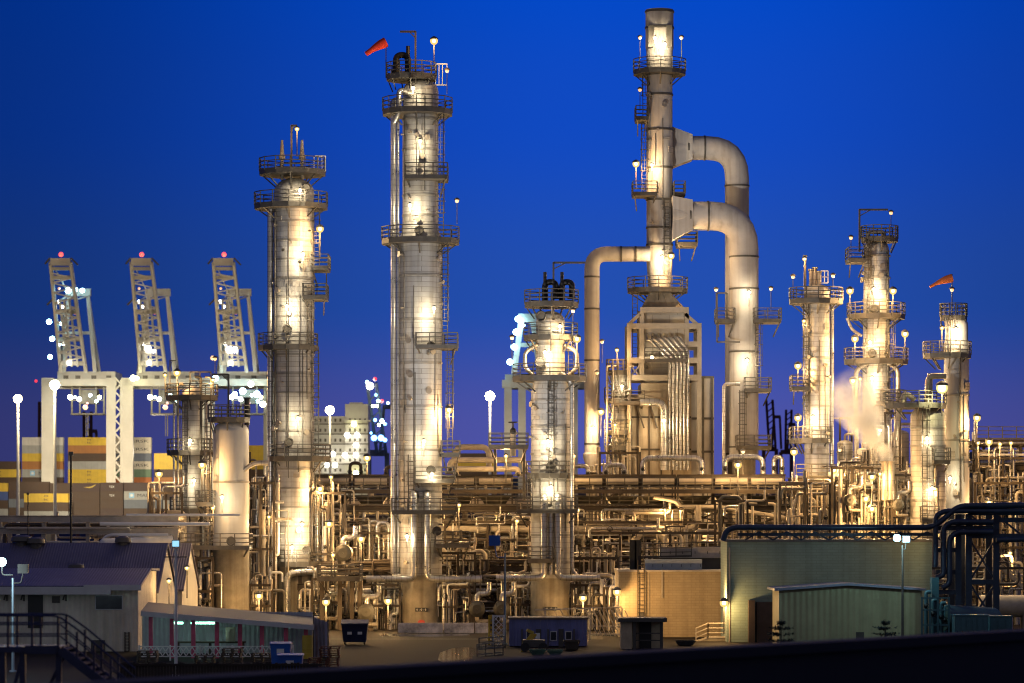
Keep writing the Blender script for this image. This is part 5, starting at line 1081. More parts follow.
for c, dx, lab in ((c2, 79.5, 'port crane with raised boom and a yellow lamp halfway up, middle of three'), (c3, 160.5, 'port crane with raised boom nearest to the banded column, rightmost of three')): c.location.x += dx*K(Yc); c['label'] = lab
def add_lights(root, dx, spec):
    o = root.location; 
    for px, py, g, r in spec:
        b = MB(); p = P(px + dx, py, Yc); b.sphere((p.x, Yc-6, p.z), r, 8, 6); b.build('lamp', g, root)
base = [(67, 345, GLOWW, .5), (62, 290, GLOWO, .4), (72, 364, GLOWW, .7), (82, 400, GLOWW, .7), (88, 408, GLOWO, .8), (93, 396, GLOWC, .5), (99, 402, GLOWC, .5), (78, 398, GLOWC, .4), (90, 404, GLOWR, .4), (73, 398, GLOWG, .8), (102, 398, GLOWG, .6), (62, 303, GLOWW, .5), (65, 308, GLOWW, .5), (79, 300, GLOWW, .4)]
add_lights(c1, 0, base + [(71, 292, GLOWC, .9), (78, 291, GLOWC, .7), (85, 292, GLOWC, .7), (52, 323, GLOWC, .8), (55, 340, GLOWC, .8), (53, 358, GLOWC, .7), (62, 345, GLOWC, .6), (64, 325, GLOWC, .5)])
add_lights(c2, 79.5, base + [(71, 350, GLOWW, 1.0), (76, 352, GLOWW, .6), (56, 379, GLOWG, .9), (60, 379, GLOWG, .6)])
add_lights(c3, 160.5, base + [(70, 351, GLOWW, .9), (76, 351, GLOWW, .9), (57, 379, GLOWC, .9), (54, 359, GLOWO, .7), (92, 385, GLOWW, .9), (84, 392, GLOWC, 1.0), (98, 395, GLOWC, 1.0), (104, 405, GLOWW, .9), (76, 395, GLOWC, .8)])
for root, dx in ((c1, 0), (c2, 79.5), (c3, 160.5)):
    def pl(px, py, dy, pw, cl): 
        lo = bpy.data.objects.new('lamp_light', light_data('crane%g%g%g' % (pw, cl[0], cl[2]), pw*CRW, cl, .6)); col.objects.link(lo); lo.parent = root; p = P(px + dx, py, Yc); lo.location = Vector((p.x, Yc + dy, p.z)) - root.location
    W = (1, .74, .42)
    pl(60, 318, -16, 7000, W); pl(66, 285, -20, 7000, W); pl(72, 355, -14, 7000, W); pl(84, 365, -14, 9000, (1, .9, .7)); pl(48, 430, -14, 22000, W); pl(112, 440, -14, 22000, W); pl(112, 478, -9, 16000, W); pl(50, 478, -9, 14000, W); pl(88, 378, -16, 8000, (1, .92, .75)); pl(60, 258, -20, 3500, W)
    if dx == 0: pl(143, 450, 34, 150000, (1, .84, .6)); pl(66, 318, -9, 9000, COOL); pl(78, 289, -6, 4000, COOL)  # first light has no lamp body: fill added before the dark container stack
# distant dark crane with blue lights
def far_crane(px, py, Y, h, m, label, lights, lean=-1, s=1.0):
    t = thing('distant_crane', label, 'crane', (X(px, Y), Y, 0), 'distant cranes'); b = MB(); w = 9*s
    for q in (-w, w): b.bar(P(px+q, 560, Y), P(px+q, py+70*s, Y), 2.2)
    b.bar(P(px-w, py+70*s, Y), P(px+w, py+70*s, Y), 3); b.build('leg', m, t); b = MB()
    for q in (-3*s, 6*s): b.bar(P(px+q+2*s, py+70*s, Y-4), P(px+q+lean*8*s, py, Y-16), 1.5)
    for i in range(8): f = i/8; a = P(px-3*s+2*s + (lean*8-2)*s*f, py+70*s-70*s*f, Y-4-12*f); c = P(px+6*s+2*s+(lean*8-2)*s*(f+.1), py+70*s-70*s*(f+.1), Y-4-12*f); b.bar(a, c, .7)
    b.build('boom', m, t); b = MB(); b.bar(P(px+2*s, py+70*s, Y), P(px+6*s, py+24*s, Y), 1.4); b.bar(P(px+16*s, py+70*s, Y), P(px+14*s, py+24*s, Y), 1.4); b.bar(P(px+5*s, py+24*s, Y), P(px+15*s, py+24*s, Y), 2); b.build('apex_frame', m, t)
    for x, y, g, r in lights: b = MB(); p = P(x, y, Y-18); b.sphere(p, r, 8, 6); b.build('lamp', g, t)
CRD = mat('dark_blue_crane_paint', (.05, .06, .10), .6, 0, .2, .1); CRR = mat('rust_red_crane_paint', (.09, .035, .035), .7, 0, .2, .1)
far_crane(378, 383, 1500, 0, CRD, 'dark distant crane dotted with blue lamps, left of the tallest column', [(370, 386, GLOWW, 1.7), (367, 382, GLOWC, .7), (375, 379, GLOWR, .9), (382, 401, GLOWR, .9), (376, 395, GLOWB, .7), (378, 401, GLOWC, .7), (373, 406, GLOWG, .7), (377, 406, GLOWG, .7), (382, 421, GLOWC, 1.0), (375, 420, GLOWB, .8), (385, 424, GLOWB, .8), (374, 438, GLOWB, 1.4), (381, 438, GLOWB, 1.5), (385, 440, GLOWB, 1), (371, 433, GLOWB, .6), (379, 425, GLOWG, .7), (388, 403, GLOWC, .6)])
far_crane(770, 400, 2000, 0, CRR, 'dark red distant crane between the flue duct and the slim pale column', [], -.3, .7); far_crane(786, 410, 2100, 0, CRR, 'smaller dark red distant crane beside the slim pale column', [], .4, .6)
far_crane(40, 402, 1700, 0, CRR, 'dim distant crane between the two left light masts', [(36, 381, GLOWR, .8)], .3, .9); far_crane(85, 412, 1750, 0, CRR, 'dim distant crane under the leftmost bright crane', [], .2, .8)
# white lit crane behind the middle column
t = thing('gantry_crane', 'white lit crane half hidden behind the middle column', 'crane', (X(515, 1150), 1150, 0)); Y = 1150
for px in (508, 522, 574): b = MB(); b.bar(P(px, 551, Y), P(px, 385, Y), 2.8); b.build('leg', CRANE, t)
b = MB(); b.bar(P(502, 384, Y), P(580, 384, Y), 3); b.box(X(505, Y), X(585, Y), Y+3, Y+16, Zp(388, Y), Zp(374, Y)); b.build('machinery_house', CRANE, t); b = MB(); b.bar(P(514, 374, Y-3), P(522, 315, Y-3), 2.0); b.bar(P(540, 374, Y-3), P(532, 315, Y-3), 2.0); b.bar(P(518, 318, Y-3), P(536, 318, Y-3), 3); b.bar(P(518, 345, Y-3), P(536, 345, Y-3), 1.5); b.build('apex_frame', CRANE, t)
for px, py in ((518, 319), (516, 332), (514, 347), (522, 325), (510, 362)): b = MB(); b.sphere(P(px, py, Y-6), 1.1, 8, 6); b.build('lamp', GLOWC, t)
for px, py, pw, c in ((522, 335, 14000, COOL), (512, 430, 24000, WASH), (514, 370, 9000, WASH), (574, 430, 16000, WASH)):
    lo = bpy.data.objects.new('lamp_light', light_data('fc%d' % pw, pw*.13, c, .6)); col.objects.link(lo); lo.parent = t; lo.location = P(px, py, Y-14) - t.location
# container prototypes
def container(c, L=12.6, nm=None):
    t = thing('shipping_container', '', 'container', (0, 0, 0), 'stacked shipping containers'); b = MB(); H = 2.55; n = 30; st = L/n; W = 2.5
    b.box(-L/2+.1, L/2-.1, .1, W-.1, .08, H-.05)
    for i in range(n): x = -L/2 + i*st; b.frus(x+st*.1, x+st*.9, .03, .1, .15, x+st*.25, x+st*.75, .03, .1, H-.15) if False else b.box(x+st*.25, x+st*.75, .04, .101, .15, H-.15)
    b.build('body', c, t); b = MB()
    for x in (-L/2, L/2-.14):
        for y in (0, W-.14): b.box(x, x+.14, y, y+.14, 0, H)
    for z in (0, H-.13):
        for y in (0, W-.12): b.box(-L/2+.14, L/2-.14, y, y+.12, z, z+.13)
    for x in (-L/2, L/2-.1): b.box(x, x+.1, .14, W-.14, H-.12, H-.001)
    b.build('frame', c, t); return t
def cm(nm, c): return mat(nm, c, .6, 0, .18, .25, streak=.15)
CC = {'yellow': cm('container_yellow', (.62, .42, .03)), 'white': cm('container_white', (.55, .53, .5)), 'grey': cm('container_grey', (.34, .34, .33)), 'orange brown': cm('container_orange_brown', (.38, .15, .03)), 'brown': cm('container_brown', (.06, .027, .012)), 'slate blue': cm('container_slate', (.13, .15, .19)),
      'cream': cm('container_cream', (.55, .50, .40)), 'green': cm('container_green', (.14, .22, .14)), 'dark red brown': cm('container_dark_red', (.05, .02, .016)), 'blue': cm('container_blue', (.03, .07, .25)), 'orange': cm('container_orange', (.5, .17, .05))}
CP = {}
INK = mat('dark_ink', (.03, .03, .045), .6, 0, .1, 1); STAR = mat('pale_blue_star', (.25, .5, .75), .6, 0, .1, 1)
LAST = None
def put(colr, x0, x1, row_top, Y, label, text=None, tcol=None, th=1.1, tw=None, tx=0, star=None, emblem=None):
    L = X(x1, Y) - X(x0, Y); key = (colr, round(L, 1))
    if key in CP: t = copy_tree(CP[key])
    else: t = container(CC[colr], L); 
    if key not in CP and text is None and star is None and not emblem: CP[key] = t
    t.location = ((X(x0, Y)+X(x1, Y))/2, Y, row_top - 2.55); t['label'] = label
    if text: textmesh(text, tw or L*.5, th, 'lettering', tcol or INK, t, (t.location.x + tx, Y - .02, t.location.z + 1.3))
    if emblem:
        b = MB(); c = Vector((t.location.x+1.4, Y-.02, t.location.z+1.35)); b.add([(c.x-2.2, c.y, c.z-.05), (c.x-.3, c.y, c.z-.3), (c.x+.7, c.y, c.z-.1), (c.x+1.7, c.y, c.z+.75), (c.x+1.1, c.y, c.z+.6), (c.x+.3, c.y, c.z+.25), (c.x-.4, c.y, c.z+.05)], [(0, 1, 2, 3, 4, 5, 6)]); b.build('emblem', GOLD, t)
    if star is not None:
        b = MB(); c = Vector((t.location.x + star, Y-.03, t.location.z+1.3)); b.box(c.x-.75, c.x+.75, Y-.02, Y-.005, c.z-.75, c.z+.75); p = b.build('logo_panel', STAR, t); b = MB()
        vs = []
        for i in range(14): a = math.pi*2*i/14; q = .62 if i % 2 == 0 else .27; vs.append((c.x + q*math.sin(a), Y-.03, c.z + q*math.cos(a)))
        b.add(vs, [tuple(range(14))]); b.build('logo_star', WHITE, p)
    return t
Yb = 1000; H = 2.56
RW = ['topmost', 'second from top', 'third from top', 'fourth from top', 'fifth from top', 'sixth from top', 'seventh from top']
zt0 = Zp(437.3, Yb)
def stack(x0, x1, cols, name, drop=0, texts={}, Y=Yb):
    z = zt0 - drop*H
    for i in range(12):
        zz = z - i*H
        if zz < H*.9: break
        c = cols[i] if i < len(cols) else None
        if c is None: continue
        c = c.replace('*', ''); kw = texts.get(i, {})
        put(c, x0, x1, zz, Y, f'{c} container, {RW[i] if i < 7 else ORD[i] + " from top"}, {name}', **kw)
M_ = dict(text='m\nsc', th=1.5, tw=1.3)
sup = ['brown', 'grey', 'brown', 'slate blue']
stack(22, 63, ['white', 'grey', 'yellow', 'orange brown', 'grey'] + sup, 'behind the first crane leg', 0, {4: dict(text='MAERSK', th=1.0, tw=6, tx=1.8, star=-3.2)})
stack(-22, 20, ['brown', 'yellow'] + sup[:3], 'at the far left edge', 3, {1: dict(M_, tx=0)})
stack(68, 110, ['yellow', 'orange brown', 'brown', 'grey', 'yellow', 'yellow'] + sup[:3], 'between the bright crane legs', 0, {0: M_, 4: M_, 5: M_})
stack(111, 151, ['cream', 'cream', 'slate blue', 'cream', 'green', 'orange'] + sup[:3], 'right of the bright crane legs', 0, {0: dict(text='MAERSK', th=.9, tw=9, tx=1.2), 1: dict(text='MAERSK', th=.9, tw=9, tx=1.2), 3: dict(text='MAERSK', th=.9, tw=9, tx=1.2)})
stack(154, 194, ['yellow', 'yellow', 'brown', 'orange brown'] + sup[:3], 'left of the slim risers column', 2); stack(236, 276, ['yellow', 'yellow', 'yellow', 'brown'] + sup[:3], 'between white drum and banded column', 1)
stack(455, 497, ['brown', 'yellow', 'brown'] + sup[:3], 'seen low right of the tallest column', 2)
GOLD = mat('gold_ink', (.5, .35, .05), .6, 0, .1, 1)
Yf = 930; zt0 = Zp(483, Yf)
GOLD = mat('gold_ink', (.5, .35, .05), .6, 0, .1, 1)
stack(-30, 8, ['yellow', 'blue', 'brown', 'grey', 'brown', 'slate blue'], 'front stack at far left', 0, {}, Yf)
stack(8.6, 49, ['brown', 'dark red brown', 'slate blue', 'brown', 'brown'], 'front stack behind the light masts', -.15, {}, Yf); stack(49.6, 70, ['brown', 'brown', 'slate blue', 'brown'], 'short front stack left of the thin black pole', 0, {}, Yf)
stack(72, 99.5, ['dark red brown', 'brown', 'brown', 'brown'], 'front stack right of the thin black pole', 0, {0: dict(emblem=True)}, Yf); stack(100.5, 123, ['dark red brown', 'brown', 'brown', 'dark red brown'], 'front stack with white marks', -.05, {0: dict(text='TEX', th=.6, tw=1.6, tcol=WHITE), 1: dict(text='TEX', th=.6, tw=1.6, tcol=WHITE)}, Yf)
stack(124, 162, ['dark red brown', 'grey', 'slate blue', 'brown'], 'front stack left of the slim column', -.05, {1: dict(text='MAERSK', th=.95, tw=6.5, tx=1.6, star=-3.4)}, Yf); stack(163, 201, ['brown', 'brown', 'grey', 'brown'], 'front stack behind the slim column', 0, {}, Yf)
put('yellow', 24, 68, Zp(493.5, 905), 905, 'long yellow container before the front row behind the left light masts', text='m\nsc', th=1.5, tw=1.3)
put('brown', 24, 68, Zp(493.5, 905) - H, 905, 'brown container under the long yellow container'); put('grey', 24, 68, Zp(493.5, 905) - 2*H, 905, 'grey container two below the long yellow container'); put('brown', 24, 68, Zp(493.5, 905) - 3*H, 905, 'brown container three below the long yellow container')
for c in list(bpy.data.objects):
    if c.get('category') == 'container' and c.location.z < 0.3: pass
# high masts
def mast(px, py, Y, label, spread, n):
    x = X(px, Y); z = Zp(py, Y); t = thing('light_mast', label, 'light mast', (x, Y, 0), 'high light masts'); b = MB(); b.cyl((x, Y, 0), (x, Y, z), .45, 10, .22); b.build('pole', WHITE, t); b = MB(); b.torus((x, Y, z+.2), (0, 1, 0), spread*.42, .08, 14, 5); b.bar((x-spread*.42, Y, z+.2), (x+spread*.42, Y, z+.2), .15); b.build('lamp_ring', STEEL, t)
    for i in range(n): b = MB(); a = math.pi*2*i/n; b.sphere((x + spread*.42*math.cos(a), Y - .3 + .5*math.sin(a*2), z + .2 + spread*.42*math.sin(a)), .55, 8, 6); b.build('lamp', GLOW, t)
    lo = bpy.data.objects.new('lamp_light', light_data('mast', 42000, (1, .78, .42), .8)); col.objects.link(lo); lo.parent = t; lo.location = (0, 4, z - 1.5)
    lo = bpy.data.objects.new('lamp_light', light_data('mast2', 9000, (1, .78, .42), .8)); col.objects.link(lo); lo.parent = t; lo.location = (0, -3, z - 1.5)
mast(18, 400, 720, 'tall light mast glaring at the far left', 1.1, 7); mast(55, 386, 720, 'tall light mast with two glaring clusters before the leftmost crane', 1.5, 9); mast(490, 397, 720, 'tall light mast glaring left of the middle column', 1.4, 8)
def mspot(px, py, Y, tgt, pw):
    t = [o for o in bpy.data.objects if o.get('category') == 'light mast' and abs(o.location.x - X(px, Y)) < 1][0]; spot(t, P(px, py, Y) + Vector((0, 4, 0)), tgt, pw*1.1, (1, .84, .56), 18, 1.5)
mspot(18, 400, 720, P(90, 480, 1000), 9e5); mspot(55, 386, 720, P(140, 480, 1050), 9e5); mspot(490, 397, 720, P(420, 450, 1050), 5e5)
mast(330, 411, 900, 'light mast on the far side, glaring over the white block', 1.8, 8)
# white lamp studded block behind
Y = 1000; t = thing('ship_superstructure', 'white lamp studded ship deckhouse behind the left columns', 'ship', (X(335, Y), Y, 0)); b = MB()
b.box(X(300, Y), X(345, Y), Y+2, Y+16, 0, Zp(416, Y)); b.box(X(345, Y), X(368, Y), Y, Y+14, 0, Zp(404, Y)); b.box(X(349, Y), X(362, Y), Y+3, Y+9, Zp(404, Y), Zp(402, Y)); b.box(X(344, Y), X(371, Y), Y-1, Y+2, Zp(422, Y), Zp(420, Y)); b.build('deckhouse', CRANE, t)
for py in range(424, 476, 10):
    for x0, x1, yy, q in ((344, 369, Y-1.6, Y-.003), (301, 343.8, Y+.6, Y+1.997)):
        b = MB(); b.box(X(x0, Y), X(x1, Y), yy, q, Zp(py, Y)-.18, Zp(py, Y)+.18); b.build('deck_ledge', STEEL, t)
    for px in range(304, 368, 5):
        if 343 < px < 347: continue
        b = MB(); f0 = Y if px > 345 else Y+2; b.box(X(px, Y), X(px+2, Y), f0-.06, f0-.004, Zp(py-4, Y)-.5, Zp(py-4, Y)+.5); b.build('window', DARK, t)
for px, py, g in ((347, 435, GLOWW), (357, 435, GLOWW), (356, 445, GLOWW), (345, 455, GLOWW), (356, 455, GLOWW), (333, 454, GLOWW), (327, 465, GLOWW), (335, 465, GLOWW), (354, 424, GLOWG), (356, 473, GLOWG)): b = MB(); b.sphere(P(px, py, Y-2), .85, 8, 6); b.build('lamp', g, t)
for px, py, pw in ((330, 440, 26000), (357, 450, 14000), (350, 415, 16000), (312, 425, 14000)): lo = bpy.data.objects.new('lamp_light', light_data('ship%d' % pw, pw*.009, (1, .88, .6), .6)); col.objects.link(lo); lo.parent = t; lo.location = P(px, py, Y-9) - t.location
# low far shore hills/trees
def treeline(name, pts, Y, m):
    b = MB(); n = len(pts); vs = [P(px, py, Y) for px, py in pts] + [Vector((X(px, Y), Y+160, 0)) for px, _ in pts] + [Vector((X(px, Y), Y-120, 0)) for px, _ in pts]
    b.add(vs, [(i, n+i, n+i+1, i+1) for i in range(n-1)] + [(2*n+i, i, i+1, 2*n+i+1) for i in range(n-1)], True); return struct(name, b, m)
rr = random.Random(5); treeline('hills', [(-300 + i*14, 488 - 9*math.sin(i*.13) - rr.random()*5 - (38 if 930 < -300+i*14 < 1010 else 22 if 880 < -300+i*14 < 1060 else 0)*(.9+.2*rr.random())) for i in range(116)], 2600, mat('far_woodland', (.035, .045, .04), .9, 0, .4, .02))
# ================================================================== PLANT LAMPS
GPW = 2.5
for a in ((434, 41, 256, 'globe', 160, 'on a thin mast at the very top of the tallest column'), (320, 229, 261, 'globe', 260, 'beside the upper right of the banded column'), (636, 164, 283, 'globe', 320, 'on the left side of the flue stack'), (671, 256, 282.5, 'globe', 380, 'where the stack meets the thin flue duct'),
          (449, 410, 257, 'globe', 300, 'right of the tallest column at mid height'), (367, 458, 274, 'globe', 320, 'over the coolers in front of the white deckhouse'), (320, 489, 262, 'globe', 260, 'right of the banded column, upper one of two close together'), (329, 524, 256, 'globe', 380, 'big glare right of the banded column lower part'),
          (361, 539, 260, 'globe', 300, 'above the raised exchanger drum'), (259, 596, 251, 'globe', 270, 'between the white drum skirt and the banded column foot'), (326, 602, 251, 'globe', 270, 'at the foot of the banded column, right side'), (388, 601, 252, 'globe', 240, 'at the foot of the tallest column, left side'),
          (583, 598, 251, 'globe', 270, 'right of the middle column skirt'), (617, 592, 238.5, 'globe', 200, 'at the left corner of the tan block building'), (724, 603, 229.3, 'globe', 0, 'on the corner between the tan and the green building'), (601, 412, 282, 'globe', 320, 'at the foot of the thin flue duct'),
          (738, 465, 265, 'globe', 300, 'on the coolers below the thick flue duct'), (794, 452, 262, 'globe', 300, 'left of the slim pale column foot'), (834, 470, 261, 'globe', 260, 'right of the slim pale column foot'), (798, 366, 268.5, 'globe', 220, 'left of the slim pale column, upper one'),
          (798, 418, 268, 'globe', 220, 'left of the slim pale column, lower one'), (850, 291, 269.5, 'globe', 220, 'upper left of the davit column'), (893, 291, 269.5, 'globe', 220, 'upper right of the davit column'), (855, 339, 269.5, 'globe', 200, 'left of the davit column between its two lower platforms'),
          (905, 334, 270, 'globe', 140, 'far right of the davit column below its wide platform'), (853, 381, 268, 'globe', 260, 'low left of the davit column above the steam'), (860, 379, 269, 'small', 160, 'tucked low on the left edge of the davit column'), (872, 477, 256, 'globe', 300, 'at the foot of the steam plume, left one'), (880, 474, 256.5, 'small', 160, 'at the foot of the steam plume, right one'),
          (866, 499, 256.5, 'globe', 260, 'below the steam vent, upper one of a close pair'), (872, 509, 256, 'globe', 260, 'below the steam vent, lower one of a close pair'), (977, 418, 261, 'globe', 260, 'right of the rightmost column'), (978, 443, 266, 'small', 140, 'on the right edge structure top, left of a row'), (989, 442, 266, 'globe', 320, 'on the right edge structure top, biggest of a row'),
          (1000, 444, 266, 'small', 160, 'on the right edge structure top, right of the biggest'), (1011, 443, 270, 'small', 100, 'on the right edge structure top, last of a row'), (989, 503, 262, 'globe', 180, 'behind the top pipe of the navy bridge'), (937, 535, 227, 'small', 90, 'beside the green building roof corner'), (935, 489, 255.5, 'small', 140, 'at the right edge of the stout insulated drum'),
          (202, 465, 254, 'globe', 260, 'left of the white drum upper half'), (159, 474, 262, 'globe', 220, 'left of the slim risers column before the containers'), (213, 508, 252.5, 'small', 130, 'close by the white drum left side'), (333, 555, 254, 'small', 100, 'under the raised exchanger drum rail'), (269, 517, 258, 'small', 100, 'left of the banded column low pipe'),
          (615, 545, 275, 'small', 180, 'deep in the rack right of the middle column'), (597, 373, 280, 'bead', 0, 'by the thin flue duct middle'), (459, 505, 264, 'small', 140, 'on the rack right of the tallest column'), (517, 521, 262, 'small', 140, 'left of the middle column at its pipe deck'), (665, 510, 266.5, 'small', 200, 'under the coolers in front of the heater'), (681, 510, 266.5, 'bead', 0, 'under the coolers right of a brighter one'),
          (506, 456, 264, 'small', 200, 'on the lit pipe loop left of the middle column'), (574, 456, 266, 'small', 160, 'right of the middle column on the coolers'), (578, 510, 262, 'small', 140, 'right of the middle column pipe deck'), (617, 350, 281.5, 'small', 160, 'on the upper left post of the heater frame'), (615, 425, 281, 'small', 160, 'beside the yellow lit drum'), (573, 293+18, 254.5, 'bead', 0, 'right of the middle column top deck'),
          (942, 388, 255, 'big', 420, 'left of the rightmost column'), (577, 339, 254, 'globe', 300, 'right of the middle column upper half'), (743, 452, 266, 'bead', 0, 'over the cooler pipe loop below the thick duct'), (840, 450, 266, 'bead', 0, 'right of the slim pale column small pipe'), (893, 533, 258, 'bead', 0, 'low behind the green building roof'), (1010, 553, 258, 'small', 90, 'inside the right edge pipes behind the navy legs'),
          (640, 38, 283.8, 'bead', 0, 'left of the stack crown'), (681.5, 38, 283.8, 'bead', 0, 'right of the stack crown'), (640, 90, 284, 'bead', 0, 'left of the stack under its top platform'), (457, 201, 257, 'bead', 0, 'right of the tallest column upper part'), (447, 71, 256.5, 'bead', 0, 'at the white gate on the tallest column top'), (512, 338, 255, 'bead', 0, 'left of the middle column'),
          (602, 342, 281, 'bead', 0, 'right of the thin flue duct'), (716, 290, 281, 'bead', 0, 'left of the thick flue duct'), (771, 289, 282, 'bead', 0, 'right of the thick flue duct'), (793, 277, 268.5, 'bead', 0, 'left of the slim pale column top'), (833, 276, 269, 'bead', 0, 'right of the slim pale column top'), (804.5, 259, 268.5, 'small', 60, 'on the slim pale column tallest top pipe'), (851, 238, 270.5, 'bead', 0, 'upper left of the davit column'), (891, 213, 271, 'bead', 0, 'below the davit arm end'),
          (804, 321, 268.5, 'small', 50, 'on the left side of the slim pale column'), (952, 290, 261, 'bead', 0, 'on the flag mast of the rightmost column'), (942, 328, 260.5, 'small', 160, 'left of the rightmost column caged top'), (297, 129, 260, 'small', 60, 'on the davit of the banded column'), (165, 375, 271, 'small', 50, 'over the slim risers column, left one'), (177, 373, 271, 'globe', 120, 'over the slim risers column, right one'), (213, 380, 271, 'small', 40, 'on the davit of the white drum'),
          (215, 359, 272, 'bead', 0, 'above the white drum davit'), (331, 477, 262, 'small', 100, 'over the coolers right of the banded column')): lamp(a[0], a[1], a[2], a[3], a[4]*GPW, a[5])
lo = bpy.data.objects.new('lamp_light', light_data('corner', 1100, WARM)); col.objects.link(lo); cl = [o for o in bpy.data.objects if o.get('label', '').endswith('between the tan and the green building')][0]; lo.parent = cl; lo.location = (-.25, 2.2, .1)
def wash(cx, py, Y, r, pw, d, px=None): lamp(px or cx, py, Y - r - 1.35, 'wash', pw*.85, d, None, -.1, -.28)
for cx, py, Y, r, pw, d in ((413, 88, 258, 1.5, 330, 'under the dome of the tallest column'), (420, 141, 258, 1.5, 420, 'on the tallest column below its second deck'), (410, 205, 258, 1.5, 560, 'on the tallest column above its third round deck'), (434, 308, 258, 1.7, 440, 'on the right of the tallest column above the side deck'), (424, 441, 258, 1.8, 420, 'on the lower tallest column'), (432, 474, 258, 1.8, 330, 'at the lowest side deck of the tallest column'), (407, 536, 258, 1.8, 200, 'left of the twin pipes on the tallest column'),
          (303, 254, 263, 1.65, 360, 'on the banded column below the top decks'), (287, 306, 263, 1.65, 620, 'on the banded column above its middle deck'), (298, 418, 263, 1.65, 420, 'on the banded column above its lower deck'), (302, 524, 263, 1.65, 460, 'on the banded column bottom section'), (300, 190, 263, 1.65, 120, 'at the dome of the banded column'), (292, 547, 263, 1.65, 200, 'just above the banded column lowest deck'),
          (548, 441, 256, 1.6, 620, 'on the middle column above its lower deck'), (560, 326, 256, 1.2, 300, 'on the narrow neck of the middle column'), (545, 352, 256, 1.2, 300, 'on the cone of the middle column'), (551, 487, 256, 1.6, 420, 'on the middle column above the pipe deck'), (655, 38, 285, 1.2, 420, 'on the crown of the stack, left'), (665, 44, 285, 1.2, 260, 'on the crown of the stack, right'), (652, 165, 285, 1.1, 260, 'on the stack by the rear duct'), (662, 257, 285, 1.1, 520, 'on the stack foot'), 
          (747, 360, 283, 1.3, 420, 'on the thick duct above its lower deck'), (749, 292, 283, 1.3, 360, 'on the thick duct above its side decks'), (593, 428, 284, .7, 420, 'on the lower end of the thin duct'), (813, 417, 270, 1.05, 420, 'on the slim pale column above its lowest deck'), (874, 289, 272, 1.1, 460, 'on the davit column upper part'), (870, 342, 272, 1.2, 240, 'on the davit column between its decks'), (872, 378, 272, 1.2, 280, 'on the davit column lower part'), (956, 329, 262, 1.0, 620, 'on the caged top of the rightmost column'), (927, 438, 258, 1.4, 480, 'on the upper stout insulated drum'), (932, 488, 258, 1.4, 380, 'on the lower stout insulated drum'),
          (817, 500, 270, 1.0, 260, 'on the slim pale column foot'), (950, 478, 262, 1.1, 160, 'on the rightmost column lower part'), (652, 357, 285, 2.0, 200, 'on the slanted heater tubes'), (622, 386, 283, .7, 260, 'on the yellow lit drum top'), (664, 420, 285, 3.0, 200, 'on the heater front wall'), (880, 430, 272, 1.2, 300, 'on the davit column behind the steam'), (222, 497, 256, 1.6, 70, 'on the white drum left half'), (190, 440, 272, .9, 240, 'added to brighten the slim risers column upper part'), (194, 480, 272, .9, 200, 'added to brighten the slim risers column lower part')): wash(cx, py, Y, r, pw, d)  # both lamps on the slim risers column are added to brighten it
# deep background lamps that light the shelters and racks
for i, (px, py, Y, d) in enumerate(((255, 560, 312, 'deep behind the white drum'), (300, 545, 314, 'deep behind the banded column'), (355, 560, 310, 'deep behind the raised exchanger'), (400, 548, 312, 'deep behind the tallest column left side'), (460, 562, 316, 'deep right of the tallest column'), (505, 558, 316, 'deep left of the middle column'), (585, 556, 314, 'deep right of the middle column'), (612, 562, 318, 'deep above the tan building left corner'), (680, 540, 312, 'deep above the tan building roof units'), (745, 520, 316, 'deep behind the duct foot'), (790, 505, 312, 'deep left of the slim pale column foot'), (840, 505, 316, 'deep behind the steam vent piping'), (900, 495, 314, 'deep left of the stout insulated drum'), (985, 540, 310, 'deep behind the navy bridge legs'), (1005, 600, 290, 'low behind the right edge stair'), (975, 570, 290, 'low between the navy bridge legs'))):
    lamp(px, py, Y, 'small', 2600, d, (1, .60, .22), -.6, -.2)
CNT = {}
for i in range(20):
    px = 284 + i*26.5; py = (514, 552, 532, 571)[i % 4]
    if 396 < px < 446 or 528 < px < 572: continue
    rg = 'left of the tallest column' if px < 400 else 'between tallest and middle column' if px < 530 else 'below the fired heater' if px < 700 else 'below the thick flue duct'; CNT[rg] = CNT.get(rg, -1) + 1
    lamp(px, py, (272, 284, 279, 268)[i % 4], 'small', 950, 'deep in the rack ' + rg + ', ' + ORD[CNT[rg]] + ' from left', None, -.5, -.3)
# ================================================================== WORLD, SUN, CAMERA
w = bpy.data.worlds.new('World'); sc.world = w; w.use_nodes = True; nt = w.node_tree; N = nt.nodes; L = nt.links
bg = N['Background']; sky = N.new('ShaderNodeTexSky'); sky.sky_type = 'NISHITA'; sky.sun_disc = False; sky.sun_elevation = math.radians(-3.0); sky.sun_rotation = math.radians(55); sky.altitude = 10
tc = N.new('ShaderNodeTexCoord'); sx = N.new('ShaderNodeSeparateXYZ'); L.new(tc.outputs['Generated'], sx.inputs[0])
cr = N.new('ShaderNodeValToRGB'); e = cr.color_ramp.elements; L.new(sx.outputs['Z'], cr.inputs[0]); cr.color_ramp.interpolation = 'EASE'
e[0].position = 0; e[0].color = (.085, .095, .37, 1); e[1].position = 1; e[1].color = (.002, .016, .14, 1)
for p, c in ((.025, (.078, .09, .39, 1)), (.07, (.017, .078, .43, 1)), (.13, (.005, .068, .54, 1)), (.18, (.0, .066, .58, 1)), (.4, (.001, .04, .38, 1))): q = e.new(p); q.color = c
az = N.new('ShaderNodeMapRange'); az.inputs[1].default_value = -.18; az.inputs[2].default_value = .03; az.inputs[3].default_value = .4; az.inputs[4].default_value = 1.0; az.interpolation_type = 'SMOOTHSTEP'; L.new(sx.outputs['X'], az.inputs[0])
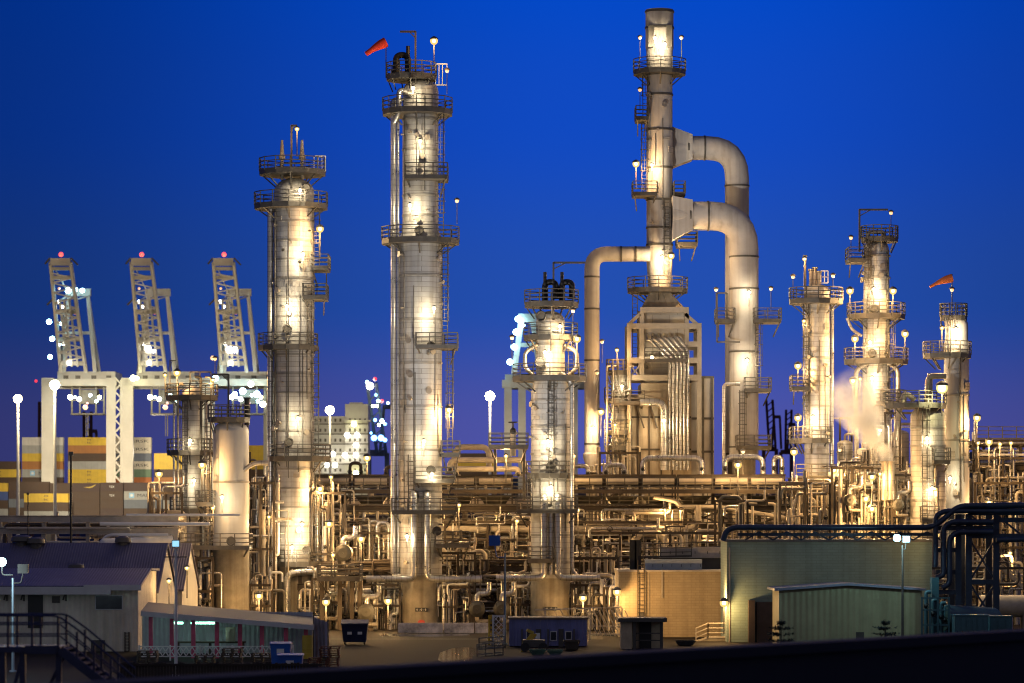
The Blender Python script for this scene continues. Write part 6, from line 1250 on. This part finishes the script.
az2 = N.new('ShaderNodeMapRange'); az2.inputs[1].default_value = .06; az2.inputs[2].default_value = .19; az2.inputs[3].default_value = 1.0; az2.inputs[4].default_value = .68; az2.interpolation_type = 'SMOOTHSTEP'; L.new(sx.outputs['X'], az2.inputs[0]); am = N.new('ShaderNodeMath'); am.operation = 'MULTIPLY'; L.new(az.outputs[0], am.inputs[0]); L.new(az2.outputs[0], am.inputs[1])
mu = N.new('ShaderNodeMix'); mu.data_type = 'RGBA'; mu.blend_type = 'MULTIPLY'; mu.inputs[0].default_value = 1; L.new(cr.outputs[0], mu.inputs[6]); L.new(am.outputs[0], mu.inputs[7])
bk = N.new('ShaderNodeMapRange'); bk.inputs[1].default_value = .55; bk.inputs[2].default_value = -.35; bk.interpolation_type = 'SMOOTHSTEP'; L.new(sx.outputs['Y'], bk.inputs[0])
m9 = N.new('ShaderNodeMix'); m9.data_type = 'RGBA'; m9.inputs[7].default_value = (.115, .11, .155, 1); L.new(bk.outputs[0], m9.inputs[0]); L.new(mu.outputs[2], m9.inputs[6])      # assumed town glow behind the photographer, added as neutral front fill
b2 = N.new('ShaderNodeBackground'); b2.inputs[1].default_value = 1.0; L.new(m9.outputs[2], b2.inputs[0]); L.new(sky.outputs[0], bg.inputs[0]); bg.inputs[1].default_value = .05; sky.sun_elevation = math.radians(-7)
ad = N.new('ShaderNodeAddShader'); L.new(bg.outputs[0], ad.inputs[0]); L.new(b2.outputs[0], ad.inputs[1]); L.new(ad.outputs[0], N['World Output'].inputs[0])
sl = bpy.data.lights.new('dusk_sun', 'SUN'); sl.energy = .02; sl.angle = math.radians(20); sl.color = (.7, .8, 1); so_ = bpy.data.objects.new('dusk_sun', sl); col.objects.link(so_); so_.rotation_euler = (math.radians(70), 0, math.radians(-40))
cam = bpy.data.cameras.new('camera'); co = bpy.data.objects.new('camera', cam); col.objects.link(co); co.location = (0, 0, CH); co.rotation_euler = (math.radians(90), 0, 0)
cam.sensor_width = 36; cam.lens = 36*F/1024; cam.shift_y = (HY - 341.5)/1024; cam.clip_start = .5; cam.clip_end = 12000
cam.dof.use_dof = True; cam.dof.focus_distance = 258; cam.dof.aperture_fstop = .75; cam.dof.aperture_blades = 8
sc.camera = co
sc.cycles.pixel_filter_type = 'BLACKMAN_HARRIS'; sc.cycles.filter_width = 1.1
sc.view_settings.view_transform = 'Standard'; sc.view_settings.look = 'None'; sc.view_settings.exposure = 0; sc.view_settings.gamma = 1
c = sc.cycles; c.use_denoising = True; c.max_bounces = 5; c.diffuse_bounces = 2; c.glossy_bounces = 2; c.transmission_bounces = 2; c.volume_bounces = 1; c.sample_clamp_indirect = 4; c.sample_clamp_direct = 0; c.use_light_tree = True; c.volume_step_rate = 2
try: c.denoiser = 'OPENIMAGEDENOISE'; c.denoising_prefilter = 'ACCURATE'
except Exception: pass
